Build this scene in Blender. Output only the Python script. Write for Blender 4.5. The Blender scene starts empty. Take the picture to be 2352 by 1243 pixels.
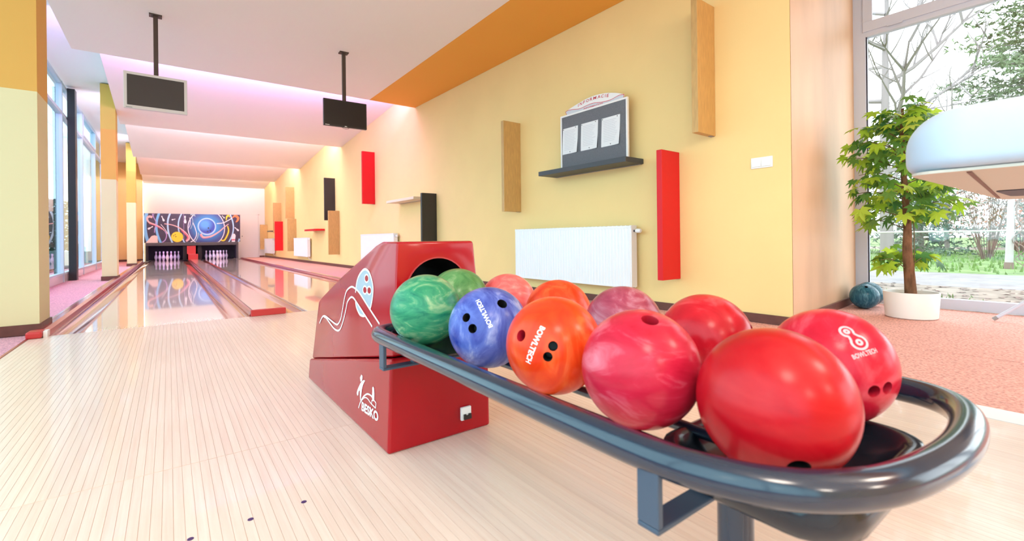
import bpy, bmesh, math, random
from mathutils import Vector, Matrix
random.seed(7)
PI = math.pi
scene = bpy.context.scene
COL = scene.collection

# ------------------------------------------------------------------ camera, sky, lamps, exposure
cam_data = bpy.data.cameras.new('camera')
cam_data.sensor_width = 36.0
cam_data.lens = 16.2
cam_data.shift_y = -0.03146
cam_data.clip_start = 0.02
cam_data.clip_end = 400
cam_data.dof.use_dof = True
cam_data.dof.focus_distance = 2.6
cam_data.dof.aperture_fstop = 4.0
cam = bpy.data.objects.new('camera', cam_data)
COL.objects.link(cam)
YAW, ROLL = 0.640, -0.011
_F = Vector((math.sin(YAW), math.cos(YAW), 0)); _R0 = Vector((math.cos(YAW), -math.sin(YAW), 0)); _U0 = Vector((0, 0, 1))
_R = _R0 * math.cos(ROLL) + _U0 * math.sin(ROLL); _U = -_R0 * math.sin(ROLL) + _U0 * math.cos(ROLL)
_m = Matrix((_R, _U, -_F)).transposed().to_4x4(); _m.translation = Vector((0, 0, 0.75))
cam.matrix_world = _m
scene.camera = cam

world = bpy.data.worlds.new('overcast_sky'); scene.world = world
world.use_nodes = True
_bg = world.node_tree.nodes['Background']
_bg.inputs['Color'].default_value = (0.90, 0.95, 1.0, 1)
_bg.inputs['Strength'].default_value = 5.0

scene.view_settings.view_transform = 'Standard'
scene.view_settings.look = 'None'
scene.view_settings.gamma = 1.0
scene.view_settings.use_curve_mapping = False
scene.view_settings.exposure = -0.12

def area_light(name, loc, size, energy, color, rot=(0, 0, 0)):
    l = bpy.data.lights.new(name, 'AREA'); l.shape = 'RECTANGLE'; l.size, l.size_y = size
    l.energy = energy; l.color = color
    o = bpy.data.objects.new(name, l); COL.objects.link(o); o.location = loc; o.rotation_euler = rot
    return o
# unseen warm lights added behind the camera to brighten ceiling and walls, and the cove lights behind the ceiling steps
for _x, _y in [(-0.2, -0.9), (2.3, -1.4), (-0.2, -3.6), (2.3, -4.0)]:
    _l = bpy.data.lights.new('warm_fill_light', 'POINT'); _l.energy = 88; _l.color = (1.0, 0.87, 0.74); _l.shadow_soft_size = 0.30
    _o = bpy.data.objects.new('warm_fill_light', _l); COL.objects.link(_o); _o.location = (_x, _y, 2.55)
for _y, _e, _c in [(8.62, 215, (0.62, 0.34, 1.0)), (13.2, 190, (0.90, 0.74, 1.0)), (17.8, 230, (0.88, 0.70, 1.0)), (22.15, 170, (1.0, 0.90, 0.92))]:
    area_light('cove_lamp', (1.35, _y, 3.40), (4.2, 0.08), _e, _c, (math.radians(150), 0, 0))
area_light('pit_lamp', (-0.06, 23.12, 0.585), (0.9, 0.05), 5, (0.62, 0.30, 1.0), (math.radians(25), 0, 0))
area_light('pit_lamp', (1.66, 23.12, 0.585), (0.9, 0.05), 5, (0.72, 0.45, 1.0), (math.radians(25), 0, 0))

# ------------------------------------------------------------------ materials
def _nt(name):
    m = bpy.data.materials.new(name); m.use_nodes = True
    nt = m.node_tree
    return m, nt, nt.nodes['Principled BSDF']
def mat(name, color, rough=0.5, spec=0.5, metal=0.0, coat=0.0, coat_rough=0.1, var=0.0, scale=6.0, bump=0.0, bscale=60.0, stretch=None, emit=None):
    m, nt, b = _nt(name)
    b.inputs['Base Color'].default_value = (*color, 1)
    b.inputs['Roughness'].default_value = rough
    b.inputs['Specular IOR Level'].default_value = spec
    b.inputs['Metallic'].default_value = metal
    b.inputs['Coat Weight'].default_value = coat
    b.inputs['Coat Roughness'].default_value = coat_rough
    if emit:
        b.inputs['Emission Color'].default_value = (*emit[0], 1); b.inputs['Emission Strength'].default_value = emit[1]
    N, L = nt.nodes, nt.links
    if var or bump:
        geo = N.new('ShaderNodeNewGeometry')
        mp = N.new('ShaderNodeMapping'); L.new(geo.outputs['Position'], mp.inputs['Vector'])
        if stretch: mp.inputs['Scale'].default_value = stretch
    if var:
        n = N.new('ShaderNodeTexNoise'); n.inputs['Scale'].default_value = scale; n.inputs['Detail'].default_value = 5
        L.new(mp.outputs['Vector'], n.inputs['Vector'])
        r = N.new('ShaderNodeValToRGB'); r.color_ramp.elements[0].position = 0.3; r.color_ramp.elements[1].position = 0.7
        r.color_ramp.elements[0].color = (*[max(0, c * (1 - var)) for c in color], 1)
        r.color_ramp.elements[1].color = (*[min(1, c * (1 + var)) for c in color], 1)
        L.new(n.outputs['Fac'], r.inputs['Fac']); L.new(r.outputs['Color'], b.inputs['Base Color'])
    if bump:
        n2 = N.new('ShaderNodeTexNoise'); n2.inputs['Scale'].default_value = bscale; n2.inputs['Detail'].default_value = 3
        L.new(mp.outputs['Vector'], n2.inputs['Vector'])
        bp = N.new('ShaderNodeBump'); bp.inputs['Strength'].default_value = bump; bp.inputs['Distance'].default_value = 0.01
        L.new(n2.outputs['Fac'], bp.inputs['Height']); L.new(bp.outputs['Normal'], b.inputs['Normal'])
    return m

def wood_plank_mat(name, c1, c2, rough, rand=0.1, coat=0.0, line=0.0):
    """pale laminate: grain along Y from world position, small tint change per board"""
    m, nt, b = _nt(name); N, L = nt.nodes, nt.links
    geo = N.new('ShaderNodeNewGeometry'); mp = N.new('ShaderNodeMapping'); mp.inputs['Scale'].default_value = (70, 2.2, 1)
    L.new(geo.outputs['Position'], mp.inputs['Vector'])
    info = N.new('ShaderNodeObjectInfo')
    add = N.new('ShaderNodeVectorMath'); add.operation = 'ADD'
    comb = N.new('ShaderNodeCombineXYZ'); mul = N.new('ShaderNodeMath'); mul.operation = 'MULTIPLY'; mul.inputs[1].default_value = 37.0
    L.new(info.outputs['Random'], mul.inputs[0]); L.new(mul.outputs[0], comb.inputs['Y'])
    L.new(mp.outputs['Vector'], add.inputs[0]); L.new(comb.outputs[0], add.inputs[1])
    n = N.new('ShaderNodeTexNoise'); n.inputs['Scale'].default_value = 1.0; n.inputs['Detail'].default_value = 6; n.inputs['Roughness'].default_value = 0.65
    L.new(add.outputs[0], n.inputs['Vector'])
    r = N.new('ShaderNodeValToRGB'); r.color_ramp.elements[0].position = 0.32; r.color_ramp.elements[1].position = 0.62
    r.color_ramp.elements[0].color = (*c2, 1); r.color_ramp.elements[1].color = (*c1, 1)
    L.new(n.outputs['Fac'], r.inputs['Fac'])
    hsv = N.new('ShaderNodeHueSaturation')
    v = N.new('ShaderNodeMapRange'); v.inputs['To Min'].default_value = 1 - rand; v.inputs['To Max'].default_value = 1 + rand * 0.5
    L.new(info.outputs['Random'], v.inputs['Value']); L.new(v.outputs[0], hsv.inputs['Value'])
    L.new(r.outputs['Color'], hsv.inputs['Color'])
    out = hsv.outputs['Color']
    if line:
        sx = N.new('ShaderNodeSeparateXYZ'); L.new(geo.outputs['Position'], sx.inputs[0])
        mm = N.new('ShaderNodeMath'); mm.operation = 'MODULO'; mm.inputs[1].default_value = line
        ad = N.new('ShaderNodeMath'); ad.operation = 'ADD'; ad.inputs[1].default_value = 10.0
        L.new(sx.outputs['X'], ad.inputs[0]); L.new(ad.outputs[0], mm.inputs[0])
        lt = N.new('ShaderNodeMath'); lt.operation = 'LESS_THAN'; lt.inputs[1].default_value = 0.0018
        L.new(mm.outputs[0], lt.inputs[0])
        mx = N.new('ShaderNodeMix'); mx.data_type = 'RGBA'; mx.inputs[7].default_value = (*[c * 0.72 for c in c2], 1)
        L.new(lt.outputs[0], mx.inputs[0]); L.new(out, mx.inputs[6]); out = mx.outputs[2]
    L.new(out, b.inputs['Base Color'])
    b.inputs['Roughness'].default_value = rough; b.inputs['Coat Weight'].default_value = coat; b.inputs['Coat Roughness'].default_value = 0.04
    return m

def swirl_mat(name, c1, c2, c3, scale=9.0, rough=0.16, seed=0.0, stretch=(1, 1, 3)):
    """marbled urethane of a bowling ball"""
    m, nt, b = _nt(name); N, L = nt.nodes, nt.links
    tc = N.new('ShaderNodeTexCoord'); mp = N.new('ShaderNodeMapping')
    mp.inputs['Location'].default_value = (seed, seed * 0.7, seed * 0.3); mp.inputs['Rotation'].default_value = (0.5 + seed, 0.4, seed); mp.inputs['Scale'].default_value = stretch
    L.new(tc.outputs['Object'], mp.inputs['Vector'])
    n = N.new('ShaderNodeTexNoise'); n.inputs['Scale'].default_value = scale; n.inputs['Detail'].default_value = 6; n.inputs['Roughness'].default_value = 0.6; n.inputs['Distortion'].default_value = 1.3
    L.new(mp.outputs['Vector'], n.inputs['Vector'])
    r = N.new('ShaderNodeValToRGB'); cr = r.color_ramp
    cr.elements[0].position = 0.3; cr.elements[0].color = (*c1, 1)
    cr.elements[1].position = 0.72; cr.elements[1].color = (*c3, 1)
    e = cr.elements.new(0.52); e.color = (*c2, 1)
    L.new(n.outputs['Fac'], r.inputs['Fac']); L.new(r.outputs['Color'], b.inputs['Base Color'])
    b.inputs['Roughness'].default_value = rough + 0.12
    b.inputs['Specular IOR Level'].default_value = 0.08; b.inputs['Coat Weight'].default_value = 0.36; b.inputs['Coat Roughness'].default_value = rough + 0.06
    return m

def glass_mat(name, tint=(0.93, 0.98, 0.98), f0=0.04):
    """thin window glass: clear, mirror-like at grazing angles (Schlick)"""
    m = bpy.data.materials.new(name); m.use_nodes = True; nt = m.node_tree; N, L = nt.nodes, nt.links
    N.remove(N['Principled BSDF'])
    t = N.new('ShaderNodeBsdfTransparent'); t.inputs['Color'].default_value = (*tint, 1)
    g = N.new('ShaderNodeBsdfGlossy'); g.inputs['Roughness'].default_value = 0.0; g.inputs['Color'].default_value = (1, 1, 1, 1)
    geo = N.new('ShaderNodeNewGeometry'); dt = N.new('ShaderNodeVectorMath'); dt.operation = 'DOT_PRODUCT'
    L.new(geo.outputs['Normal'], dt.inputs[0]); L.new(geo.outputs['Incoming'], dt.inputs[1])
    ab = N.new('ShaderNodeMath'); ab.operation = 'ABSOLUTE'; L.new(dt.outputs['Value'], ab.inputs[0])
    su = N.new('ShaderNodeMath'); su.operation = 'SUBTRACT'; su.inputs[0].default_value = 1.0; L.new(ab.outputs[0], su.inputs[1])
    pw = N.new('ShaderNodeMath'); pw.operation = 'POWER'; pw.inputs[1].default_value = 5.0; L.new(su.outputs[0], pw.inputs[0])
    ma = N.new('ShaderNodeMath'); ma.operation = 'MULTIPLY_ADD'; ma.inputs[1].default_value = 1 - f0; ma.inputs[2].default_value = f0; L.new(pw.outputs[0], ma.inputs[0])
    mx = N.new('ShaderNodeMixShader')
    L.new(ma.outputs[0], mx.inputs[0]); L.new(t.outputs[0], mx.inputs[1]); L.new(g.outputs[0], mx.inputs[2])
    L.new(mx.outputs[0], N['Material Output'].inputs['Surface'])
    return m

def paint_bands_mat(name, bands, rough=0.75):
    """painted pillar: colour changes at given heights"""
    m, nt, b = _nt(name); N, L = nt.nodes, nt.links
    geo = N.new('ShaderNodeNewGeometry'); sx = N.new('ShaderNodeSeparateXYZ'); L.new(geo.outputs['Position'], sx.inputs[0])
    dv = N.new('ShaderNodeMath'); dv.operation = 'DIVIDE'; dv.inputs[1].default_value = 5.0; L.new(sx.outputs['Z'], dv.inputs[0])
    r = N.new('ShaderNodeValToRGB'); r.color_ramp.interpolation = 'CONSTANT'
    r.color_ramp.elements[0].position = 0; r.color_ramp.elements[0].color = (*bands[0][1], 1)
    r.color_ramp.elements[1].position = bands[1][0] / 5.0; r.color_ramp.elements[1].color = (*bands[1][1], 1)
    for z, c in bands[2:]:
        e = r.color_ramp.elements.new(z / 5.0); e.color = (*c, 1)
    L.new(dv.outputs[0], r.inputs['Fac']); L.new(r.outputs['Color'], b.inputs['Base Color'])
    b.inputs['Roughness'].default_value = rough; b.inputs['Specular IOR Level'].default_value = 0.25
    return m

def glow_mat(name, c_in, c_out, radius):
    """printed radial fade (mural)"""
    m, nt, b = _nt(name); N, L = nt.nodes, nt.links
    tc = N.new('ShaderNodeTexCoord'); ln = N.new('ShaderNodeVectorMath'); ln.operation = 'LENGTH'
    L.new(tc.outputs['Object'], ln.inputs[0])
    dv = N.new('ShaderNodeMath'); dv.operation = 'DIVIDE'; dv.inputs[1].default_value = radius; L.new(ln.outputs['Value'], dv.inputs[0])
    r = N.new('ShaderNodeValToRGB'); r.color_ramp.elements[0].color = (*c_in, 1); r.color_ramp.elements[1].color = (*c_out, 1)
    r.color_ramp.elements[0].position = 0.35
    L.new(dv.outputs[0], r.inputs['Fac']); L.new(r.outputs['Color'], b.inputs['Base Color']); b.inputs['Roughness'].default_value = 0.4
    return m

def leaf_mat(name, c1, c2):
    m, nt, b = _nt(name); N, L = nt.nodes, nt.links
    info = N.new('ShaderNodeObjectInfo'); r = N.new('ShaderNodeValToRGB')
    r.color_ramp.elements[0].color = (*c1, 1); r.color_ramp.elements[1].color = (*c2, 1)
    L.new(info.outputs['Random'], r.inputs['Fac']); L.new(r.outputs['Color'], b.inputs['Base Color'])
    b.inputs['Roughness'].default_value = 0.45
    tr = N.new('ShaderNodeBsdfTranslucent'); L.new(r.outputs['Color'], tr.inputs['Color'])
    mx = N.new('ShaderNodeMixShader'); mx.inputs[0].default_value = 0.45
    out = N['Material Output']
    L.new(b.outputs[0], mx.inputs[1]); L.new(tr.outputs[0], mx.inputs[2]); L.new(mx.outputs[0], out.inputs['Surface'])
    return m

M = {}
M['yellow_paint'] = mat('yellow_wall_paint', (0.90, 0.665, 0.30), 0.8, 0.2, var=0.03, scale=1.2, bump=0.05, bscale=90)
M['ochre_paint'] = mat('ochre_wall_paint', (0.80, 0.56, 0.16), 0.8, 0.2)
M['orange_paint'] = mat('orange_ceiling_paint', (0.86, 0.40, 0.07), 0.8, 0.2)
M['white_paint'] = mat('white_wall_paint', (0.86, 0.82, 0.78), 0.8, 0.2)
M['ceiling_paint'] = mat('ceiling_paint', (0.90, 0.82, 0.74), 0.85, 0.15)
M['high_ceiling'] = mat('window_bay_ceiling_paint', (0.86, 0.88, 0.87), 0.85, 0.15)
M['pillar_paint'] = paint_bands_mat('pillar_paint', [(0, (0.72, 0.63, 0.37)), (2.0, (0.70, 0.38, 0.09)), (3.0, (0.62, 0.44, 0.10))])
M['reveal'] = mat('peach_wall_plaster', (0.63, 0.43, 0.28), 0.55, 0.4, var=0.18, scale=1.0, stretch=(1.4, 1, 0.5))
M['baseboard'] = mat('brown_baseboard', (0.13, 0.045, 0.035), 0.45, 0.4, var=0.12, scale=18)
M['carpet'] = mat('pink_red_carpet', (0.78, 0.41, 0.36), 0.95, 0.1, var=0.35, scale=70, bump=0.6, bscale=160)
M['carpet_left'] = mat('rose_carpet', (0.70, 0.34, 0.39), 0.95, 0.1, var=0.3, scale=70, bump=0.6, bscale=160)
M['concrete'] = mat('grey_screed', (0.35, 0.33, 0.31), 0.9, 0.2, var=0.1)
M['approach'] = wood_plank_mat('pale_maple_laminate', (0.86, 0.665, 0.555), (0.80, 0.575, 0.465), 0.30, 0.05, coat=0.25)
M['joint'] = mat('dark_joint_filler', (0.70, 0.46, 0.34), 0.7)
M['lane'] = wood_plank_mat('glossy_lane_laminate', (0.80, 0.66, 0.60), (0.74, 0.59, 0.53), 0.22, 0.02, coat=1.0, line=0.0247)
M['white_strip'] = mat('white_edge_strip', (0.88, 0.86, 0.84), 0.35, 0.5)
M['gutter'] = mat('brown_red_gutter_plastic', (0.40, 0.11, 0.09), 0.14, 0.6, coat=0.6, coat_rough=0.06)
M['cap'] = mat('dark_red_cap', (0.42, 0.035, 0.045), 0.2, 0.5, coat=0.4)
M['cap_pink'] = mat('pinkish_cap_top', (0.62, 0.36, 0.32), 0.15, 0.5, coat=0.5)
M['red_gloss'] = mat('red_gelcoat', (0.38, 0.002, 0.008), 0.25, 0.2, coat=0.4, coat_rough=0.12, var=0.06, scale=3)
M['red_box'] = mat('red_painted_box', (0.55, 0.03, 0.03), 0.4)
M['red_shelf'] = mat('red_foil_shelf', (0.66, 0.008, 0.015), 0.4, 0.3)
M['tan_shelf'] = mat('birch_foil_shelf', (0.56, 0.34, 0.12), 0.5, var=0.10, scale=10, stretch=(6, 6, 1))
M['beige_shelf'] = mat('cream_foil_shelf', (0.80, 0.68, 0.48), 0.5)
M['black_shelf'] = mat('black_brown_shelf', (0.022, 0.020, 0.020), 0.45)
M['dark_shelf'] = mat('blue_grey_shelf', (0.05, 0.055, 0.065), 0.5)
M['white_metal'] = mat('white_enamel', (0.86, 0.87, 0.89), 0.35, 0.5)
M['white_plastic'] = mat('white_plastic', (0.87, 0.86, 0.85), 0.4, 0.5)
M['grey_plastic'] = mat('grey_plastic', (0.30, 0.30, 0.31), 0.5)
M['black_plastic'] = mat('black_plastic', (0.012, 0.010, 0.011), 0.35)
M['screen_grey'] = mat('dull_screen', (0.045, 0.035, 0.033), 0.42, 0.4)
M['screen_black'] = mat('black_screen', (0.010, 0.007, 0.007), 0.35, 0.4)
M['silver_bezel'] = mat('silver_bezel', (0.66, 0.62, 0.60), 0.4)
M['pole_brown'] = mat('dark_pole', (0.06, 0.035, 0.025), 0.5)
M['alu'] = mat('grey_aluminium', (0.60, 0.66, 0.80), 0.4, 0.5)
M['alu_blue'] = mat('blue_grey_aluminium', (0.50, 0.58, 0.68), 0.35, 0.5, metal=0.05)
M['alu_dark'] = mat('gasket', (0.04, 0.04, 0.06), 0.5)
M['kick'] = mat('grey_kick_panel', (0.62, 0.55, 0.56), 0.25, 0.5, coat=0.3)
M['black_steel'] = mat('black_steel_post', (0.012, 0.012, 0.018), 0.4)
M['glass'] = glass_mat('window_glass', (0.97, 0.99, 0.99), 0.03)
M['glass_left'] = glass_mat('tinted_window_glass', (0.74, 0.90, 0.93), 0.05)
M['rail_metal'] = mat('dark_grey_powder_coat', (0.008, 0.020, 0.042), 0.16, 0.5, metal=0.0, coat=0.5, coat_rough=0.12)
M['strap_metal'] = mat('grey_bracket_paint', (0.05, 0.075, 0.115), 0.4, 0.4)
M['tray'] = mat('black_moulded_tray', (0.010, 0.014, 0.022), 0.22, 0.4, coat=0.2)
M['hole_red'] = mat('crimson_finger_insert', (0.40, 0.006, 0.02), 0.4)
M['hole'] = mat('finger_hole_black', (0.006, 0.005, 0.005), 0.5)
M['print_white'] = mat('white_print', (0.88, 0.87, 0.86), 0.5)
M['print_grey'] = mat('grey_blue_print', (0.36, 0.43, 0.50), 0.4)
M['print_red'] = mat('red_print', (0.62, 0.02, 0.04), 0.4)
M['print_pale_pink'] = mat('pale_pink_print', (0.86, 0.42, 0.45), 0.4)
M['felt'] = mat('grey_felt', (0.17, 0.175, 0.195), 0.95, 0.1, var=0.12, scale=120, bump=0.2)
M['paper'] = mat('white_paper', (0.84, 0.84, 0.86), 0.8, 0.2)
M['ink'] = mat('faint_ink', (0.62, 0.62, 0.66), 0.8, 0.2)
M['pin_black'] = mat('pushpin_dark', (0.03, 0.03, 0.03), 0.4)
M['pit_black'] = mat('pit_black', (0.010, 0.008, 0.010), 0.7)
M['band_grey'] = mat('dark_grey_fascia', (0.055, 0.050, 0.055), 0.5)
M['pin_white'] = mat('bowling_pin_white', (0.84, 0.82, 0.82), 0.25, 0.5, coat=0.4)
M['pin_red'] = mat('bowling_pin_red_ring', (0.55, 0.10, 0.10), 0.4)
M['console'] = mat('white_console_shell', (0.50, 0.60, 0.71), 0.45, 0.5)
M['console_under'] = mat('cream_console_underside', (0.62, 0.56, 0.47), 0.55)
M['groove'] = mat('brown_groove', (0.20, 0.10, 0.08), 0.6)
M['pot'] = mat('white_pot', (0.84, 0.84, 0.83), 0.45)
M['soil'] = mat('dark_soil', (0.05, 0.035, 0.025), 0.9)
M['bark'] = mat('brown_bark', (0.20, 0.10, 0.055), 0.8, 0.2, var=0.4, scale=26, stretch=(1, 1, 0.4), bump=0.8, bscale=40)
M['twig'] = mat('twig', (0.16, 0.12, 0.05), 0.7)
M['leaf'] = leaf_mat('maple_leaf', (0.05, 0.19, 0.06), (0.26, 0.46, 0.05))
M['leaf_light'] = leaf_mat('backlit_maple_leaf', (0.36, 0.58, 0.04), (0.55, 0.72, 0.08))  # brighter copy of the leaf: window light shining through, put into the colour
M['lawn'] = mat('spring_lawn', (0.17, 0.26, 0.11), 0.95, 0.1, var=0.4, scale=1.6)
M['litter'] = mat('leaf_litter_ground', (0.26, 0.225, 0.19), 0.95, 0.1, var=0.35, scale=3.0)
M['gravel'] = mat('grey_gravel_path', (0.25, 0.245, 0.25), 0.95, 0.1, var=0.15, scale=4)
M['terrace'] = mat('pale_terrace_slabs', (0.28, 0.33, 0.37), 0.8, 0.2, var=0.1, scale=1)
M['grass'] = mat('grass_blades', (0.16, 0.28, 0.09), 0.8, 0.2, var=0.4, scale=2)
M['bare_bark'] = mat('grey_tree_bark', (0.27, 0.255, 0.255), 0.9, 0.1)
M['shrub_twig'] = mat('brown_shrub_twigs', (0.26, 0.20, 0.18), 0.9, 0.1)
M['needles'] = mat('conifer_needles', (0.20, 0.28, 0.23), 0.85, 0.1, var=0.35, scale=1.5)  # lightened: the washed-out glare outdoors is put into the needle colour
M['needles_warm'] = mat('pine_needles', (0.21, 0.29, 0.17), 0.85, 0.1, var=0.4, scale=1.5)  # pine needles lightened the same way, glare put into the colour
M['rust_leaf'] = mat('rusty_leaves', (0.55, 0.24, 0.16), 0.85, 0.1, var=0.3, scale=3)
M['fence_white'] = mat('weathered_white_post', (0.50, 0.49, 0.49), 0.6)
M['hedge'] = mat('dark_shrub_leaves', (0.04, 0.10, 0.06), 0.6, var=0.4, scale=6)
M['planter'] = mat('grey_green_planter', (0.35, 0.44, 0.40), 0.6)
M['lamp_frame'] = mat('white_lamp_frame', (0.8, 0.8, 0.8), 0.5)
# mural print colours
M['mural_dark'] = mat('mural_dark_violet', (0.022, 0.012, 0.036), 0.35, var=0.7, scale=0.9)
M['mural_sky'] = mat('mural_sky_blue', (0.17, 0.47, 0.80), 0.35)
M['mural_pale'] = mat('mural_pale_blue', (0.42, 0.66, 0.88), 0.35)
M['mural_deep'] = glow_mat('mural_blue_fade', (0.03, 0.33, 0.80), (0.03, 0.05, 0.20), 0.62)
M['mural_ball_blue'] = glow_mat('mural_blue_ball', (0.10, 0.36, 0.85), (0.03, 0.06, 0.42), 0.30)
M['mural_white'] = mat('mural_white', (0.84, 0.82, 0.86), 0.35)
M['mural_pink'] = mat('mural_pink', (0.80, 0.46, 0.46), 0.35)
M['mural_crimson'] = mat('mural_crimson', (0.66, 0.10, 0.17), 0.35)
M['mural_yellow'] = mat('mural_yellow', (0.85, 0.62, 0.02), 0.35)
M['mural_orange'] = mat('mural_orange', (0.85, 0.20, 0.05), 0.35)
M['mural_lilac'] = mat('mural_lilac', (0.45, 0.30, 0.62), 0.35)
M['mural_teal'] = mat('mural_teal_grey', (0.35, 0.50, 0.55), 0.35)
M['mural_black'] = mat('mural_black', (0.01, 0.01, 0.02), 0.35)
M['mural_peach'] = mat('mural_peach', (0.76, 0.62, 0.58), 0.35)

# ------------------------------------------------------------------ mesh helpers
class MB:
    def __init__(s): s.v = []; s.f = []
    def add(s, vs, fs):
        o = len(s.v); s.v += [tuple(v) for v in vs]; s.f += [tuple(i + o for i in f) for f in fs]; return s
    def box(s, x0, x1, y0, y1, z0, z1):
        return s.add([(x0, y0, z0), (x1, y0, z0), (x1, y1, z0), (x0, y1, z0), (x0, y0, z1), (x1, y0, z1), (x1, y1, z1), (x0, y1, z1)],
                     [(3, 2, 1, 0), (4, 5, 6, 7), (0, 1, 5, 4), (1, 2, 6, 5), (2, 3, 7, 6), (3, 0, 4, 7)])
    def hexa(s, b, t):
        return s.add(list(b) + list(t), [(3, 2, 1, 0), (4, 5, 6, 7), (0, 1, 5, 4), (1, 2, 6, 5), (2, 3, 7, 6), (3, 0, 4, 7)])
    def tube(s, pts, r, n=10, cap=True):
        pts = [Vector(p) for p in pts]; rs = r if isinstance(r, (list, tuple)) else [r] * len(pts)
        vs = []; prev = None
        for i, p in enumerate(pts):
            t = (pts[min(i + 1, len(pts) - 1)] - pts[max(i - 1, 0)]).normalized()
            if prev is None:
                a = t.orthogonal().normalized()
            else:
                a = prev - t * prev.dot(t)
                a = a.normalized() if a.length > 1e-6 else t.orthogonal().normalized()
            prev = a; b = t.cross(a)
            for k in range(n):
                an = 2 * PI * k / n
                vs.append(p + (a * math.cos(an) + b * math.sin(an)) * rs[i])
        fs = []
        for i in range(len(pts) - 1):
            for k in range(n):
                k2 = (k + 1) % n
                fs.append((i * n + k, i * n + k2, (i + 1) * n + k2, (i + 1) * n + k))
        if cap:
            fs.append(tuple(range(n - 1, -1, -1))); fs.append(tuple((len(pts) - 1) * n + k for k in range(n)))
        return s.add(vs, fs)
    def lathe(s, prof, n=24, c=(0, 0, 0), cap=True):
        vs = []; fs = []
        for r, z in prof:
            for k in range(n):
                a = 2 * PI * k / n
                vs.append((c[0] + r * math.cos(a), c[1] + r * math.sin(a), c[2] + z))
        for i in range(len(prof) - 1):
            for k in range(n):
                k2 = (k + 1) % n
                fs.append((i * n + k, i * n + k2, (i + 1) * n + k2, (i + 1) * n + k))
        if cap and prof[0][0] > 1e-6: fs.append(tuple(range(n - 1, -1, -1)))
        if cap and prof[-1][0] > 1e-6: fs.append(tuple((len(prof) - 1) * n + k for k in range(n)))
        return s.add(vs, fs)
    def prism(s, poly, fn, d0, d1):
        """poly: 2D points; fn(p, d) -> 3D"""
        n = len(poly)
        vs = [fn(p, d0) for p in poly] + [fn(p, d1) for p in poly]
        fs = [tuple(range(n - 1, -1, -1)), tuple(range(n, 2 * n))] + [(i, (i + 1) % n, n + (i + 1) % n, n + i) for i in range(n)]
        return s.add(vs, fs)
    def mesh(s, name, m=None, smooth=None):
        me = bpy.data.meshes.new(name); me.from_pydata(s.v, [], s.f)
        bm = bmesh.new(); bm.from_mesh(me); bmesh.ops.recalc_face_normals(bm, faces=bm.faces[:]); bm.to_mesh(me); bm.free()
        if m is not None: me.materials.append(m)
        if smooth is not None:
            me.polygons.foreach_set('use_smooth', [True] * len(me.polygons))
            if smooth < 180: me.set_sharp_from_angle(angle=math.radians(smooth))
        me.update(); return me
    def build(s, name, m, parent=None, smooth=None, loc=None, rot=None):
        return link(name, s.mesh(name, m, smooth), parent, loc, rot)

def link(name, me, parent=None, loc=None, rot=None):
    o = bpy.data.objects.new(name, me); COL.objects.link(o)
    if parent is not None: o.parent = parent
    if loc is not None: o.location = loc
    if rot is not None: o.rotation_euler = rot
    return o
def tag(o, label=None, cat=None, group=None, kind=None):
    if label: o['label'] = label
    if cat: o['category'] = cat
    if group: o['group'] = group
    if kind: o['kind'] = kind
    return o
def empty(name, loc=(0, 0, 0), rz=0.0, label=None, cat=None, group=None, kind=None):
    o = bpy.data.objects.new(name, None); COL.objects.link(o); o.location = loc; o.rotation_euler = (0, 0, rz); o.empty_display_size = 0.1
    return tag(o, label, cat, group, kind)
def children(o): return [c for c in bpy.data.objects if c.parent == o]
def copy_tree(o, parent=None):
    kids = children(o)
    c = o.copy(); COL.objects.link(c)
    if parent is not None: c.parent = parent
    for k in kids: copy_tree(k, c)
    return c
def bevel(o, w, seg=3, angle=30):
    b = o.modifiers.new('bevel', 'BEVEL'); b.width = w; b.segments = seg; b.limit_method = 'ANGLE'; b.angle_limit = math.radians(angle)
    b.harden_normals = False
    return o
def flat(poly, fn):
    """single polygon fan as a mesh through fn"""
    return [fn(p) for p in poly], [tuple(range(len(poly)))]
def smooth_line(pts, n=6):
    """Catmull-Rom through 2D or 3D points"""
    P = [Vector(p) for p in pts]; out = []
    for i in range(len(P) - 1):
        p0 = P[max(i - 1, 0)]; p1 = P[i]; p2 = P[i + 1]; p3 = P[min(i + 2, len(P) - 1)]
        for k in range(n):
            t = k / n
            out.append(0.5 * ((2 * p1) + (p2 - p0) * t + (2 * p0 - 5 * p1 + 4 * p2 - p3) * t * t + (3 * p1 - p0 - 3 * p2 + p3) * t ** 3))
    out.append(P[-1]); return out
def ribbon(pts, w, n=6, taper=None):
    """2D stroke -> quads (vs2d, faces)"""
    L = smooth_line([(p[0], p[1]) for p in pts], n); m = len(L); vs = []; fs = []
    for i, p in enumerate(L):
        t = (L[min(i + 1, m - 1)] - L[max(i - 1, 0)])
        t = t.normalized() if t.length > 1e-9 else Vector((1, 0))
        q = Vector((-t[1], t[0])); ww = w
        if taper: ww = w * taper(i / (m - 1))
        vs += [p + q * ww / 2, p - q * ww / 2]
    for i in range(m - 1): fs.append((2 * i, 2 * i + 1, 2 * i + 3, 2 * i + 2))
    return vs, fs
def ellipse(cx, cy, rx, ry, n=32, a0=0.0, a1=2 * PI, rot=0.0):
    out = []
    for k in range(n):
        a = a0 + (a1 - a0) * k / (n if abs(a1 - a0 - 2 * PI) < 1e-6 else n - 1)
        x, y = rx * math.cos(a), ry * math.sin(a)
        out.append((cx + x * math.cos(rot) - y * math.sin(rot), cy + x * math.sin(rot) + y * math.cos(rot)))
    return out
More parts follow.
